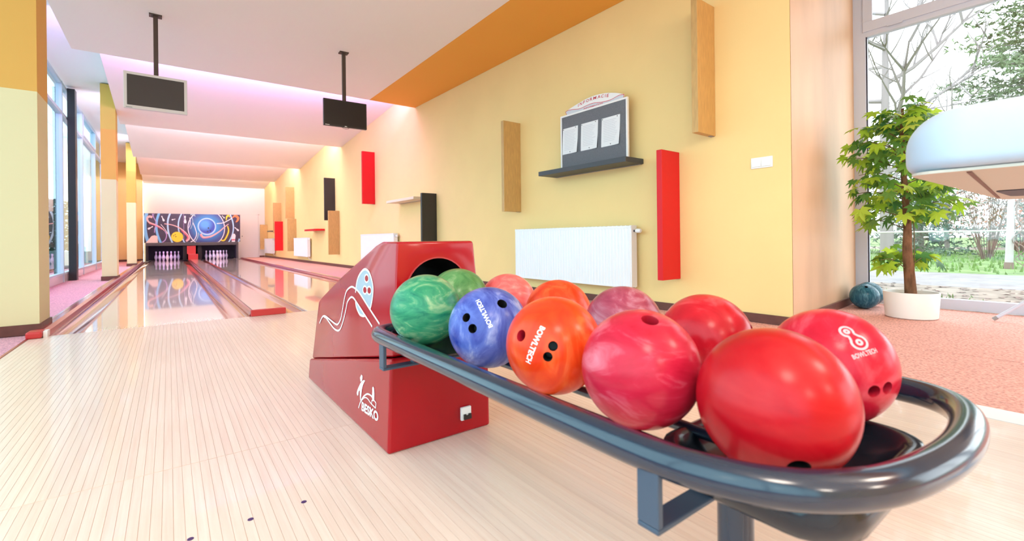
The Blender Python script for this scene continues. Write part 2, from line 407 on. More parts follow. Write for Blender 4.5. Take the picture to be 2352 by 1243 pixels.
def text2d(txt, bold=0.0, shear=0.0):
    """text as a flat mesh, unit height letters: (verts2d, faces, width)"""
    cu = bpy.data.curves.new('letters', 'FONT'); cu.body = txt; cu.size = 1.0; cu.offset = bold; cu.shear = shear; cu.resolution_u = 3
    o = bpy.data.objects.new('letters', cu); COL.objects.link(o)
    bpy.context.view_layer.update()
    dg = bpy.context.evaluated_depsgraph_get()
    me = bpy.data.meshes.new_from_object(o.evaluated_get(dg))
    vs = [(v.co.x, v.co.y) for v in me.vertices]; fs = [tuple(p.vertices) for p in me.polygons]
    bpy.data.objects.remove(o); bpy.data.curves.remove(cu); bpy.data.meshes.remove(me)
    x0 = min(v[0] for v in vs); x1 = max(v[0] for v in vs); y0 = min(v[1] for v in vs); y1 = max(v[1] for v in vs)
    h = y1 - y0
    return [((x - x0) / (x1 - x0), (y - y0) / h) for x, y in vs], fs, (x1 - x0) / h
def carve(o, cutters, hm=None):
    """subtract cutter meshes from object o, for good"""
    bpy.context.view_layer.update()
    mb = MB()
    for c in cutters: mb.add(c.v, c.f)
    me = mb.mesh('cutter', hm or M['hole']); co = bpy.data.objects.new('cutter', me); COL.objects.link(co); co.matrix_world = o.matrix_world
    md = o.modifiers.new('carve', 'BOOLEAN'); md.object = co; md.operation = 'DIFFERENCE'; md.solver = 'EXACT'; md.material_mode = 'TRANSFER'
    bpy.context.view_layer.update()
    dg = bpy.context.evaluated_depsgraph_get()
    new = bpy.data.meshes.new_from_object(o.evaluated_get(dg), preserve_all_data_layers=True, depsgraph=dg)
    o.modifiers.clear(); old = o.data; o.data = new; new.name = o.name
    bpy.data.objects.remove(co); bpy.data.meshes.remove(me)
    return o

# ------------------------------------------------------------------ room shell
WK = 0.48 / 22.8
def wallx(y): return 4.10 - (y - 1.7) * WK
WANG = math.atan(WK)
Y_BACK, Y_FAR, Y_FRONT = 24.3, 24.3, -6.5

tag(MB().box(-1.75, 6.25, Y_FRONT, 25.0, -0.30, -0.05).build('floor', M['concrete']), 'concrete floor slab under carpet and lanes', None, None, 'structure')
# right wall (long yellow wall), its corner return and the far walls
mb = MB()
y0, y1 = 1.66, 24.6
mb.hexa([(wallx(y0), y0, -0.05), (wallx(y0) + 0.25, y0 + 0.03, -0.05), (wallx(y1) + 0.25, y1, -0.05), (wallx(y1), y1, -0.05)],
        [(wallx(y0), y0, 4.1), (wallx(y0) + 0.25, y0 + 0.03, 4.1), (wallx(y1) + 0.25, y1, 4.1), (wallx(y1), y1, 4.1)])
tag(mb.build('wall_right', M['yellow_paint']), 'long yellow painted wall with the shelves', None, None, 'structure')
mb = MB().hexa([(4.103, 1.6575, -0.05), (6.28, 1.86, -0.05), (6.28, 2.1, -0.05), (4.37, 1.70, -0.05)], [(4.103, 1.6575, 4.1), (6.28, 1.86, 4.1), (6.28, 2.1, 4.1), (4.37, 1.70, 4.1)])
tag(mb.build('wall_reveal', M['reveal']), 'peach coloured return wall beside the big window', None, None, 'structure')
tag(MB().box(-0.83, 3.66, Y_BACK, 24.5, -0.05, 4.1).build('wall_far', M['white_paint']), 'white far wall above the pin deck', None, None, 'structure')
tag(MB().box(-1.75, -0.84, 23.8, 24.1, -0.05, 4.1).build('wall_far_left', M['yellow_paint']), 'yellow far wall left of the lanes', None, None, 'structure')
tag(MB().box(-1.85, -1.66, 19.4, 23.8, -0.05, 4.1).build('wall_left', M['yellow_paint']), 'yellow side wall past the left windows', None, None, 'structure')
tag(MB().box(-1.85, 6.3, Y_FRONT - 0.2, Y_FRONT, -0.05, 4.1).build('wall_back', M['yellow_paint']), 'wall behind the bowlers', None, None, 'structure')
# baseboards
def board_along(name, p0, p1, h=0.075, t=0.018, side=1):
    p0, p1 = Vector((*p0, 0)), Vector((*p1, 0)); d = (p1 - p0).normalized(); n = Vector((-d.y, d.x, 0)) * side * t
    mb = MB().hexa([p0, p1, p1 + n, p0 + n], [p0 + Vector((0, 0, h)), p1 + Vector((0, 0, h)), p1 + n + Vector((0, 0, h)), p0 + n + Vector((0, 0, h))])
    return tag(mb.build(name, M['baseboard']), None, None, None, 'structure')
board_along('baseboard_right', (wallx(1.66) - 0.002, 1.66), (wallx(24.25) - 0.002, 24.25), side=1)
board_along('baseboard_reveal', (4.10, 1.65), (6.12, 1.842), side=-1)
board_along('baseboard_far_left', (-1.66, 23.8), (-0.85, 23.8), side=-1)
board_along('baseboard_far', (3.34, 24.3), (3.6, 24.3), side=-1)
board_along('baseboard_left', (-1.66, 19.45), (-1.66, 23.78), side=-1)
# ceilings
ZC = 3.37
tag(MB().box(-1.03, 3.03, Y_FRONT, 8.5, ZC, 3.86).build('ceiling', M['ceiling_paint']), 'flat pale ceiling over the approach', None, None, 'structure')
tag(MB().box(4.36, 6.3, Y_FRONT, 1.66, 3.62, 3.86).build('ceiling_bay', M['ceiling_paint']), 'ceiling of the window bay', None, None, 'structure')
mb = MB().hexa([(3.03, Y_FRONT, ZC), (4.35, Y_FRONT, ZC), (4.35, 1.64, ZC), (3.03, 1.64, ZC)], [(3.03, Y_FRONT, 3.86), (4.35, Y_FRONT, 3.86), (4.35, 1.64, 3.86), (3.03, 1.64, 3.86)])
mb.hexa([(3.03, 1.64, ZC), (wallx(1.7) - .002, 1.64, ZC), (wallx(8.5) - .002, 8.5, ZC), (3.03, 8.5, ZC)], [(3.03, 1.64, 3.86), (wallx(1.7) - .002, 1.64, 3.86), (wallx(8.5) - .002, 8.5, 3.86), (3.03, 8.5, 3.86)])
tag(mb.build('ceiling_strip', M['orange_paint']), 'orange painted ceiling strip along the right wall', None, None, 'structure')
steps = [(8.52, 13.10, 3.77, 3.33), (13.12, 17.70, 3.77, 3.30), (17.72, 22.0, 3.74, 3.28), (22.02, 24.29, 3.50, 3.20)]
for a, b, za, zb in steps:
    xa, xb = wallx(a) - .002, wallx(b) - .002
    mb = MB().hexa([(-0.832, a, za), (xa, a, za), (xb, b, zb), (-0.832, b, zb)], [(-0.832, a, 3.90), (xa, a, 3.90), (xb, b, 3.90), (-0.832, b, 3.90)])
    tag(mb.build('ceiling_step', M['ceiling_paint']), 'sloping ceiling field of the stepped ceiling over the lanes', None, None, 'structure')
tag(MB().box(-1.66, -1.035, Y_FRONT, 8.5, 3.87, 3.95).build('ceiling_window_strip', M['high_ceiling']), 'higher ceiling strip above the left windows', None, None, 'structure')
tag(MB().box(-1.66, -0.835, 8.5, 23.8, 3.92, 4.0).build('ceiling_window_strip', M['high_ceiling']), 'higher ceiling strip above the left windows', None, None, 'structure')
# roof so that no sky leaks in
tag(MB().box(-1.9, 6.4, Y_FRONT - 0.2, 25.0, 4.1, 4.2).build('roof_slab', M['concrete']), None, None, None, 'structure')
# pillars
for i, (ya, yb, zt) in enumerate([(5.42, 5.83, 3.368), (12.12, 12.52, 3.90), (18.9, 19.3, 3.90)]):
    x0, x1 = (-1.15, -0.868) if i == 0 else (-1.065, -0.836)
    p = tag(MB().box(x0, x1, ya, yb, 0.0, zt).build('pillar', M['pillar_paint']), None, None, None, 'structure')
    q = 0.014
    MB().box(x0 - q, x1 + q, ya - q, yb + q, 0, 0.085).build('skirting', M['baseboard'], p)

# left window wall ---------------------------------------------------
XW = -1.66
mull = [-6.4, -4.0, -1.6, 0.8, 3.2, 5.6, 8.0, 10.0, 12.25, 14.85, 17.2, 19.35]
for i in range(len(mull) - 1):
    a, b = mull[i], mull[i + 1]
    w = empty('window_%d' % (i + 1), (XW, (a + b) / 2, 0), 0, 'left window bay with aluminium frame and transom', None, None, 'structure')
    h = (b - a) / 2
    MB().box(-0.05, 0.03, -h + .035, h - .035, 0.0, 0.145).build('kick_panel', M['kick'], w)
    f = MB(); 
    for s in (-h, h - 0.035): f.box(-0.06, 0.04, s, s + 0.035, 0.0, 3.868)
    f.box(-0.05, 0.035, -h + .035, h - .035, 0.145, 0.18); f.box(-0.05, 0.035, -h + .035, h - .035, 3.23, 3.29); f.box(-0.05, 0.035, -h + .035, h - .035, 3.82, 3.868)
    fr = f.build('frame', M['alu_blue'], w)
    MB().box(-0.012, -0.004, -h + .035, h - .035, 0.18, 3.23).build('pane', M['glass_left'], w)
    MB().box(-0.012, -0.004, -h + .035, h - .035, 3.29, 3.82).build('pane', M['glass_left'], w)
    if i == 9:   # opening transom sash
        g = MB(); hh = h - 0.04
        g.box(0.035, 0.055, -hh, hh, 3.295, 3.34); g.box(0.035, 0.055, -hh, hh, 3.77, 3.815); g.box(0.035, 0.055, -hh, -hh + .05, 3.34, 3.77); g.box(0.035, 0.055, hh - .05, hh, 3.34, 3.77)
        g.build('sash', M['alu'], w)
tag(MB().box(-1.615, -1.50, 12.72, 12.95, 0.0, 3.86).build('pillar_steel', M['black_steel']), 'slim black steel post in front of left windows', None, None, 'structure')

# right big window ----------------------------------------------------
XR = 6.19
w = empty('window_20', (XR, 0, 0), 0, 'tall aluminium window looking onto the garden', None, None, 'structure')
f = MB()
segs = [(-6.4, -3.7), (-3.7, -1.0), (-1.0, 1.80)]
f.box(0, 0.09, -6.45, 1.86, 0.0, 0.10); f.box(0, 0.09, -6.45, 1.86, 3.56, 3.66)
f.box(0.002, 0.088, -6.44, 1.745, 2.93, 3.0)
for a in (-6.45, -3.74, -1.04, 1.74): f.box(0.0, 0.09, a, a + (0.12 if a > 1 else 0.09), 0.10, 3.56)
fr = f.build('frame', M['alu'], w)
for a, b in [(-6.36, -3.74), (-3.65, -1.04), (-0.95, 1.74)]:
    s = MB(); 
    s.box(-0.015, 0.0, a - .03, b + .02, 2.982, 3.09); s.box(-0.015, 0.0, a - .03, b + .02, 3.50, 3.58); s.box(-0.015, 0.0, a - .03, a + .06, 3.09, 3.50); s.box(-0.015, 0.0, b - .07, b + .02, 3.09, 3.50)
    bevel(s.build('sash', M['alu'], w), 0.004, 2)
    g = MB(); g.box(0.02, 0.03, a, a + .012, 0.10, 2.93); g.box(0.02, 0.03, b - .012, b, 0.10, 2.93)
    g.build('gasket', M['alu_dark'], w)
    MB().box(0.042, 0.050, a, b, 0.10, 2.93).build('pane', M['glass'], w)
    MB().box(0.042, 0.050, a, b, 3.0, 3.56).build('pane', M['glass'], w)
    MB().box(-0.03, -0.015, b - 0.33, b - 0.20, 2.968, 2.981).build('hinge', M['alu'], w)

# carpets -------------------------------------------------------------
tag(MB().box(-1.66, -0.905, Y_FRONT, 23.8, -0.05, -0.004).build('floor_carpet_left', M['carpet_left']), 'rose carpet strip along left windows', None, None, 'structure')
mb = MB().hexa([(2.62, 5.25, -.05), (wallx(5.25), 5.25, -.05), (wallx(24.3), 24.3, -.05), (2.62, 24.3, -.05)], [(2.62, 5.25, -.003), (wallx(5.25), 5.25, -.003), (wallx(24.3), 24.3, -.003), (2.62, 24.3, -.003)])
mb.hexa([(2.83, 1.66, -.05), (wallx(1.66), 1.66, -.05), (wallx(5.25), 5.25, -.05), (2.83, 5.25, -.05)], [(2.83, 1.66, -.003), (wallx(1.66), 1.66, -.003), (wallx(5.25), 5.25, -.003), (2.83, 5.25, -.003)])
mb.box(2.83, 3.94, Y_FRONT, 1.66, -.05, -.003)
tag(mb.build('floor_carpet_right', M['carpet']), 'pinkish red carpet right of the lanes', None, None, 'structure')
mb = MB().hexa([(3.952, Y_FRONT, -.05), (6.19, Y_FRONT, -.05), (6.19, 1.85, -.05), (3.952, 1.64, -.05)], [(3.952, Y_FRONT, -.003), (6.19, Y_FRONT, -.003), (6.19, 1.85, -.003), (3.952, 1.64, -.003)])
tag(mb.build('floor_carpet_window', M['carpet']), 'pinkish red carpet by the big window, past the seam', None, None, 'structure')

# approach: strips of pale laminate, two rows --------------------------------
ap = empty('floor_approach', (0, 0, 0), 0, 'pale wooden approach made of narrow strips', None, None, 'structure')
MB().box(-0.89, 2.6565, Y_FRONT, 5.235, -0.05, -0.0015).build('joint_bed', M['joint'], ap)
X0, X1 = -0.888, 2.652
NS = 143; SW = (X1 - X0) / NS
def strip_mesh(L):
    g = 0.0003
    return MB().hexa([(g, 0, 0), (SW - g, 0, 0), (SW - g, L, 0), (g, L, 0)], [(g + .0002, .0002, .0015), (SW - g - .0002, .0002, .0015), (SW - g - .0002, L - .0002, .0015), (g + .0002, L - .0002, .0015)]).mesh('plank', M['approach'])
rows = [(1.9016, 5.2345 - 1.9016), (-0.9, 1.8992 + 0.9)]
for y0, L in rows:
    me = strip_mesh(L)
    for i in range(NS):
        x = X0 + i * SW
        o = bpy.data.objects.new('plank', me); COL.objects.link(o); o.parent = ap
        o.location = (x, y0, -0.0015)
        if 56 <= i: o.location.x += 0.0012
        if 82 <= i: o.location.x += 0.0012
MB().box(X0, X1, Y_FRONT, -0.901, -0.0014, 0.0).build('rear_boards', M['approach'], ap)['kind'] = 'stuff'
for x in (0.037, 0.170, 0.304):
    MB().lathe([(0.0075, 0.0), (0.0075, 0.0006), (0.0, 0.0006)], 14, (x, 1.422, 0)).build('marker_dot', mat('violet_dot', (0.06, 0.02, 0.12), 0.5) if 'dot' not in M else M['dot'], ap)
tag(MB().box(2.66, 2.826, Y_FRONT, 5.235, -0.05, 0.001).build('trim_1', M['white_strip']), 'white strip edging the approach at its right side', None, None, 'structure')
tag(MB().box(-0.904, -0.8905, Y_FRONT, 5.2, -0.05, 0.004).build('trim_2', M['cap']), 'red edge strip between approach and left carpet', None, None, 'structure')

# lanes, gutters, caps ------------------------------------------------------
LY0, LY1 = 5.24, 23.95
def lane(name, xa, xb, label):
    o = MB().box(xa, xb, LY0, LY1, -0.05, 0.0).build(name, M['lane'])
    return tag(o, label, 'bowling lane')
lane('bowling_lane', -0.572, 0.422, 'glossy wooden lane, the one nearer the left windows')
lane('bowling_lane', 1.180, 2.285, 'glossy wooden lane, the one nearer the yellow wall')
def gutter(xa, xb, label):
    n = 10; pr = []
    c = (xa + xb) / 2; r = (xb - xa) / 2 - 0.012
    top = [(xa, -0.006), (c - r, -0.006)] + [(c + r * math.cos(PI + PI * k / n), -0.006 - 0.042 * math.sin(PI * k / n)) for k in range(1, n)] + [(c + r, -0.006), (xb, -0.006)]
    poly = top + [(xb, -0.05), (xa, -0.05)]
    # strip build (concave): quads between top line and base
    mb = MB(); vs = []; m = len(top)
    for y in (LY0 + 0.002, 22.9):
        vs += [(x, y, z) for x, z in top]
    fs = [(i, i + 1, m + i + 1, m + i) for i in range(m - 1)]
    mb.add(vs, fs)
    vs = [(x, LY0 + .002, z) for x, z in top] + [(x, LY0 + .002, -0.05) for x, z in top]
    mb.add(vs, [(i, i + 1, m + i + 1, m + i) for i in range(m - 1)])
    o = mb.build('gutter', M['gutter'], None, 40)
    return tag(o, label, 'gutter', None)
gutter(-0.785, -0.573, 'brown red plastic gutter left of the left lane')
gutter(0.423, 0.638, 'brown red plastic gutter right of the left lane')
gutter(0.965, 1.179, 'brown red plastic gutter left of the right lane')
gutter(2.286, 2.495, 'brown red plastic gutter along the right lane by the carpet')
# outer cap along the left gutter with its red end block
cp = empty('lane_cap', (-0.84, LY0, 0), 0, 'long dark red capping rail beside the left carpet', 'lane rail')
prof = [(-0.062, -0.05), (-0.062, 0.028), (-0.045, 0.045), (0.01, 0.045), (0.04, 0.03), (0.054, 0.0), (0.054, -0.05)]
o = MB().prism(prof, lambda p, d: (p[0], d, p[1]), 0.04, 17.6).build('rail_profile', M['cap'], cp)
o = MB().box(-0.066, 0.028, -0.10, 0.038, 0.0, 0.055).build('end_block', M['red_box'], cp); bevel(o, 0.016, 4)
o['label'] = 'bright red end block'
MB().box(0.030, 0.054, -0.06, 0.038, 0.0, 0.05).build('end_plate', M['white_strip'], cp)
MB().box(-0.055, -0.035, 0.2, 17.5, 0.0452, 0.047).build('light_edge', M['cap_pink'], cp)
# central ball-return cover
cp = empty('ball_track_cover', (0.80, LY0, 0), 0, 'flat pinkish track cover between the two lanes with a red front', 'lane cover')
MB().box(-0.125, 0.150, 0.03, 17.3, -0.05, 0.052).build('cover_top', M['cap_pink'], cp)
MB().prism([(-0.160, -.05), (-0.160, 0.012), (-0.145, 0.035), (-0.127, 0.045), (-0.127, -.05)], lambda p, d: (p[0], d, p[1]), 0.03, 17.3).build('side_moulding', M['cap'], cp)
MB().prism([(0.164, -.05), (0.164, 0.02), (0.152, 0.045), (0.152, -.05)], lambda p, d: (p[0], d, p[1]), 0.03, 17.3).build('side_moulding', M['cap'], cp)
o = MB().box(-0.152, 0.163, -0.025, 0.028, 0.0005, 0.062).build('front_block', M['red_box'], cp); bevel(o, 0.005, 2); o['label'] = 'bright red front block'
for y in (4.2, 8.6, 12.9): MB().box(-0.124, 0.149, y, y + .012, 0.0522, 0.0535).build('cover_joint', M['gutter'], cp)
cp = empty('lane_cap', (2.56, LY0, 0), 0, 'long pinkish red capping rail beside the right carpet', 'lane rail')
MB().prism([(-0.062, -.05), (-0.062, 0.01), (-0.045, 0.04), (0.03, 0.045), (0.055, 0.03), (0.055, -.05)], lambda p, d: (p[0], d, p[1]), 0.03, 17.7).build('rail_profile', M['cap'], cp)
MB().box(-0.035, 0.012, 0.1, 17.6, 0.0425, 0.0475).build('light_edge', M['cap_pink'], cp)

# pin deck housing ------------------------------------------------------------
ph = empty('pin_deck_housing', (0.82, 23.0, 0), 0, 'black two lane pin deck housing under the mural', 'pin housing')
YH = 23.0
def pb(name, x0, x1, y0, y1, z0, z1, m):
    return MB().box(x0 - 0.82, x1 - 0.82, y0 - YH, y1 - YH, z0, z1).build(name, m, ph)
pb('fascia_band', -0.735, 2.40, 22.97, 23.09, 0.605, 0.725, M['band_grey'])
pb('side_panel', -0.735, -0.66, 23.0, 24.25, 0.0, 0.604, M['pit_black'])
pb('side_panel', 2.33, 2.40, 23.0, 24.25, 0.0, 0.604, M['band_grey'])
pb('back_panel', -0.66, 2.33, 24.1, 24.25, 0.0, 0.604, M['pit_black'])
pb('top_panel', -0.66, 2.33, 23.1, 24.1, 0.59, 0.604, M['pit_black'])
pb('pit_floor', -0.658, -0.574, 22.95, 24.1, -0.049, -0.02, M['pit_black'])
pb('divider', 0.59, 0.885, 23.02, 24.1, 0.255, 0.589, M['red_box'])
pb('inner_wall', 0.46, 0.585, 23.12, 24.1, 0.0, 0.589, M['pit_black'])
pb('inner_wall', 0.95, 1.10, 23.12, 24.1, 0.0, 0.589, M['pit_black'])
o = pb('ball_lift_cover', 0.62, 0.945, 22.62, 23.11, 0.0, 0.253, M['red_box']); bevel(o, 0.02, 3)
for a, b in ((-0.66, 0.46), (1.10, 2.33)):
    o = MB().box(a - .82, b - .82, 1.02, 1.05, 0.02, 0.58).build('rear_curtain', M['pit_black'], ph)

# bowling pins -------------------------------------------------------------------
PIN = [(0.0258, 0.0), (0.0286, 0.004), (0.035, 0.03), (0.046, 0.065), (0.0575, 0.105), (0.0605, 0.125), (0.057, 0.155), (0.047, 0.19), (0.034, 0.225), (0.025, 0.254), (0.0228, 0.275), (0.0235, 0.292), (0.027, 0.318), (0.0322, 0.343), (0.0315, 0.36), (0.0265, 0.374), (0.0155, 0.381), (0.0, 0.383)]
PS = 0.97
pinroot = empty('bowling_pin', (0, 0, 0))
MB().lathe([(r * PS, z * PS) for r, z in PIN], 20).build('body', M['pin_white'], pinroot, 180)
MB().lathe([(0.0252 * PS, 0.262 * PS), (0.0246 * PS, 0.266 * PS), (0.0246 * PS, 0.270 * PS), (0.0240 * PS, 0.274 * PS)], 20).build('neck_ring', M['pin_red'], pinroot, 180)
first = True
for cx, side, lname in ((-0.055, 'left', 'left'), (1.655, 'right', 'right')):
    for r in range(4):
        for k in range(r + 1):
            p = pinroot if first else copy_tree(pinroot); first = False
            p.location = (cx + (k - r / 2) * 0.248, 23.17 + r * 0.205, 0.0)
            where = ['head pin at the front'] if r == 0 else (['left pin of the second row', 'right pin of the second row'] if r == 1 else (['left pin of the third row', 'middle pin of the third row', 'right pin of the third row'] if r == 2 else ['leftmost pin of the back row', 'second pin from left of the back row', 'third pin from left of the back row', 'rightmost pin of the back row']))
            tag(p, 'white bowling pin, %s on the %s lane' % (where[k], lname), 'bowling pin', 'bowling pins on the %s lane' % lname)

# mural -----------------------------------------------------------------------
mu = empty('mural', (0.85, 23.03, 1.31), 0, 'dark printed mural of bowling balls, pins and ribbons over the pin deck', 'mural')
MW, MH, MX0, MZ0 = 3.255, 1.165, -0.775, 0.727
MB().box(-MW / 2, MW / 2, 0.0, 0.05, -MH / 2, MH / 2).build('panel', M['mural_dark'], mu)
_mlayer = [0]
def mpx(p):
    x, y = p
    u = (x - 220) / 1615.0
    bot = 650 - 38 * u
    v = (y - 160) / (bot - 160)
    u = min(1, max(0, u)); v = min(1, max(0, v))
    return ((u - 0.5) * MW, (0.5 - v) * MH)
def mural_part(name, m, shapes, local_center=None):
    _mlayer[0] += 1; d = -0.0012 * _mlayer[0]
    cx, cz = mpx(local_center) if local_center else (0, 0)
    for vs, fs in shapes:
        q = [mpx(v) for v in vs]
        MB().add([(x - cx, 0, z - cz) for x, z in q], fs).build(name, m, mu, None, (cx, d, cz))
def rb(pts, w, n=6, taper=None): return ribbon(pts, w, n, taper)
def pg(pts): return pts, [tuple(range(len(pts)))]
mid = lambda t: max(0.08, math.sin(PI * min(1, max(0, t))) ** 0.6)
grow = lambda t: 0.25 + 0.75 * t
mural_part('blue_arc', M['mural_sky'], [rb([(265, 155), (243, 250), (235, 380), (250, 520), (280, 640)], 50, 8), rb([(455, 155), (420, 270), (410, 400), (430, 520), (480, 655)], 38, 8)])
mural_part('blue_arc', M['mural_pale'], [rb([(630, 155), (595, 260), (590, 380), (610, 510), (665, 650)], 28, 8), rb([(815, 155), (775, 250), (760, 350), (775, 470), (860, 640)], 22, 8),
                                  rb([(1655, 155), (1700, 280), (1710, 400), (1680, 520), (1620, 625)], 24, 8), rb([(1822, 560), (1810, 590), (1800, 615)], 30, 5)])
mural_part('blue_glow', M['mural_deep'], [pg(ellipse(1235, 385, 312, 300, 40))], (1245, 380))
mural_part('white_ring', M['mural_white'], [rb(ellipse(1235, 390, 316, 305, 40) + [(1551, 390)], 15, 2)])
mural_part('pale_ring', M['mural_pale'], [rb(ellipse(1240, 365, 148, 132, 36) + [(1388, 365)], 26, 2)])
mural_part('printed_ball', M['mural_ball_blue'], [pg(ellipse(1240, 362, 138, 122, 36))], (1205, 330))
mural_part('printed_hole', M['mural_black'], [pg(ellipse(1265, 390, 13, 13, 12)), pg(ellipse(1250, 446, 15, 11, 12)), pg(ellipse(1300, 435, 15, 11, 12))])
mural_part('pink_ribbon', M['mural_pink'], [rb([(350, 225), (300, 215), (270, 250), (300, 310), (400, 350), (490, 400), (550, 460), (590, 500)], 26, 8, lambda t: 1.5 - 1.3 * t),
                                     rb([(535, 330), (650, 345), (760, 385), (860, 455), (930, 540), (930, 580), (885, 615)], 24, 8, lambda t: 0.5 + 0.7 * t),
                                     rb([(1130, 490), (1175, 545), (1300, 530), (1440, 455), (1560, 360), (1625, 315)], 34, 8, lambda t: 1.2 - 0.9 * t)])
mural_part('crimson_ribbon', M['mural_crimson'], [rb([(300, 330), (400, 365), (500, 425)], 10, 6), rb([(800, 430), (880, 500), (915, 550), (880, 600)], 22, 8, mid), rb([(1290, 545), (1170, 560), (1125, 500)], 9, 8)])
mural_part('yellow_ribbon', M['mural_yellow'], [rb([(1580, 260), (1590, 200), (1625, 175), (1650, 205)], 30, 8, mid), rb([(1605, 350), (1622, 430), (1590, 520), (1540, 590), (1485, 590)], 30, 8, lambda t: 0.9 - 0.5 * abs(t - .5))])
mural_part('orange_ribbon', M['mural_orange'], [rb([(1690, 215), (1740, 180), (1795, 205), (1790, 250), (1755, 285)], 42, 8, mid)])
mural_part('white_ribbon', M['mural_white'], [rb([(1410, 312), (1520, 300), (1620, 255), (1690, 215)], 13, 6), rb([(1000, 300), (1040, 400), (1060, 500), (1020, 590), (960, 625)], 13, 8), rb([(945, 220), (960, 280), (950, 350), (925, 400)], 8, 6), rb([(480, 340), (530, 400), (590, 490)], 9, 6)])
mural_part('lilac_ribbon', M['mural_lilac'], [rb([(350, 170), (370, 230), (410, 320), (385, 420), (380, 480)], 12, 8), rb([(380, 165), (365, 200), (400, 280)], 8, 6), rb([(545, 450), (570, 520), (545, 600), (500, 635)], 15, 8), rb([(850, 160), (850, 480), (848, 600)], 5, 4)])
mural_part('teal_ribbon', M['mural_teal'], [rb([(960, 180), (1000, 160), (1045, 200)], 26, 6, mid), rb([(985, 200), (1000, 300), (960, 410)], 10, 6), rb([(1095, 470), (1080, 540), (1045, 610)], 14, 6)])
mural_part('printed_ball', M['mural_yellow'], [pg(ellipse(740, 545, 97, 86, 30))])
mural_part('printed_hole', M['mural_black'], [pg(ellipse(683, 527, 9, 8, 10)), pg(ellipse(707, 508, 9, 8, 10)), pg(ellipse(718, 541, 10, 9, 10))])
def ppin(cx, cy, L, ang):
    pr = [(-0.5, 0.06), (-0.42, 0.10), (-0.32, 0.10), (-0.2, 0.06), (-0.1, 0.06), (0.1, 0.13), (0.28, 0.18), (0.42, 0.14), (0.5, 0.08)]
    pts = [(a, b) for a, b in pr] + [(a, -b) for a, b in reversed(pr)]
    c, s = math.cos(ang), math.sin(ang)
    return pg([(cx + L * (a * c - b * s), cy + L * (a * s + b * c)) for a, b in pts])
mural_part('printed_pin', M['mural_white'], [ppin(513, 245, 95, 1.15), ppin(683, 257, 62, 2.9), ppin(872, 255, 125, 1.55), ppin(318, 400, 92, 2.6), ppin(1530, 200, 62, 0.75), ppin(1770, 400, 95, 0.65)])
mural_part('printed_lane', M['mural_peach'], [pg([(245, 655), (300, 580), (335, 535), (380, 522), (425, 535), (432, 655)])])
mural_part('printed_pin', M['mural_white'], [pg([(1678, 620), (1672, 560), (1680, 500), (1705, 476), (1735, 480), (1750, 510), (1742, 560), (1735, 620)])])
mural_part('printed_stripe', M['mural_crimson'], [pg([(1676, 590), (1676, 570), (1739, 568), (1738, 588)])])

# far door ---------------------------------------------------------------------
d = empty('door_1', (2.98, 24.3, 0), 0, 'plain white flush door right of the pin deck', None, None, 'structure')
MB().box(-0.36, 0.36, -0.02, 0.0, 0.01, 1.96).build('door_leaf', M['white_paint'], d)
MB().box(-0.40, -0.365, -0.03, 0.0, 0.0, 2.0).build('casing', M['white_paint'], d); MB().box(0.365, 0.40, -0.03, 0.0, 0.0, 2.0).build('casing', M['white_paint'], d); MB().box(-0.40, 0.40, -0.03, 0.0, 1.965, 2.0).build('casing', M['white_paint'], d)
MB().lathe([(0.02, 0), (0.012, 0.02), (0.025, 0.04), (0.0, 0.06)], 12).build('knob', M['grey_plastic'], d, 40, (-0.29, -0.02, 0.98), (PI / 2, 0, 0))

# ------------------------------------------------------------------ wall shelves and radiators
def on_wall(name, y, z, label, cat, group=None):
    return empty(name, (wallx(y), y, z), WANG, label, cat, group)
SD = 0.30
def shelf_v(y, zb, zt, mname, label):
    """upright mounted board: y = its edge nearer the camera, thickness away from it"""
    t = 0.06
    r = on_wall('wall_shelf', y, zb, label, 'shelf', 'upright box shelves on the yellow wall')
    o = MB().box(-SD, -0.002, 0, t, 0, zt - zb).build('board', M[mname], r); bevel(o, 0.002, 1)
    MB().box(-0.05, -0.0005, 0.012, t - 0.012, -0.004, 0.0).build('fixing_rail', M['grey_plastic'], r)
    return r
shelf_v(2.30, 1.68, 2.88, 'tan_shelf', 'birch coloured upright shelf hung high, nearest to the window')
shelf_v(2.676, 0.33, 1.585, 'red_shelf', 'red upright shelf between the near radiator and the light switch')
shelf_v(5.18, 1.125, 2.385, 'tan_shelf', 'birch coloured upright shelf above the near radiator, left of the notice board')
shelf_v(7.656, 0.36, 1.592, 'black_shelf', 'black upright shelf rising behind the red ball return')
shelf_v(10.64, 1.59, 2.815, 'red_shelf', 'red upright shelf hung high above a radiator')
shelf_v(13.66, 1.32, 2.53, 'black_shelf', 'black upright shelf hung high on the wall')
shelf_v(13.30, 0.35, 1.575, 'tan_shelf', 'birch coloured upright shelf just below the high black one')
shelf_v(18.52, 1.57, 2.73, 'tan_shelf', 'birch coloured upright shelf hung highest at the far end')
shelf_v(18.26, 0.37, 1.545, 'tan_shelf', 'birch coloured upright shelf right under the highest far one')
shelf_v(20.47, 0.357, 1.53, 'red_shelf', 'red upright shelf at the far end beside the small radiator')
shelf_v(20.75, 1.08, 2.30, 'tan_shelf', 'birch coloured upright shelf peeking above the far red one')
shelf_v(23.70, 0.37, 1.50, 'tan_shelf', 'birch coloured upright shelf last before the white far wall')
def shelf_h(ya, yb, z0, z1, mname, label):
    r = on_wall('wall_shelf', ya, z0, label, 'shelf', 'level box shelves on the yellow wall')
    o = MB().box(-SD, -0.002, 0, yb - ya, 0, z1 - z0).build('board', M[mname], r); bevel(o, 0.002, 1)
    MB().box(-0.03, -0.0005, 0.02, yb - ya - 0.02, -0.004, 0.0).build('fixing_rail', M['grey_plastic'], r)
    return r
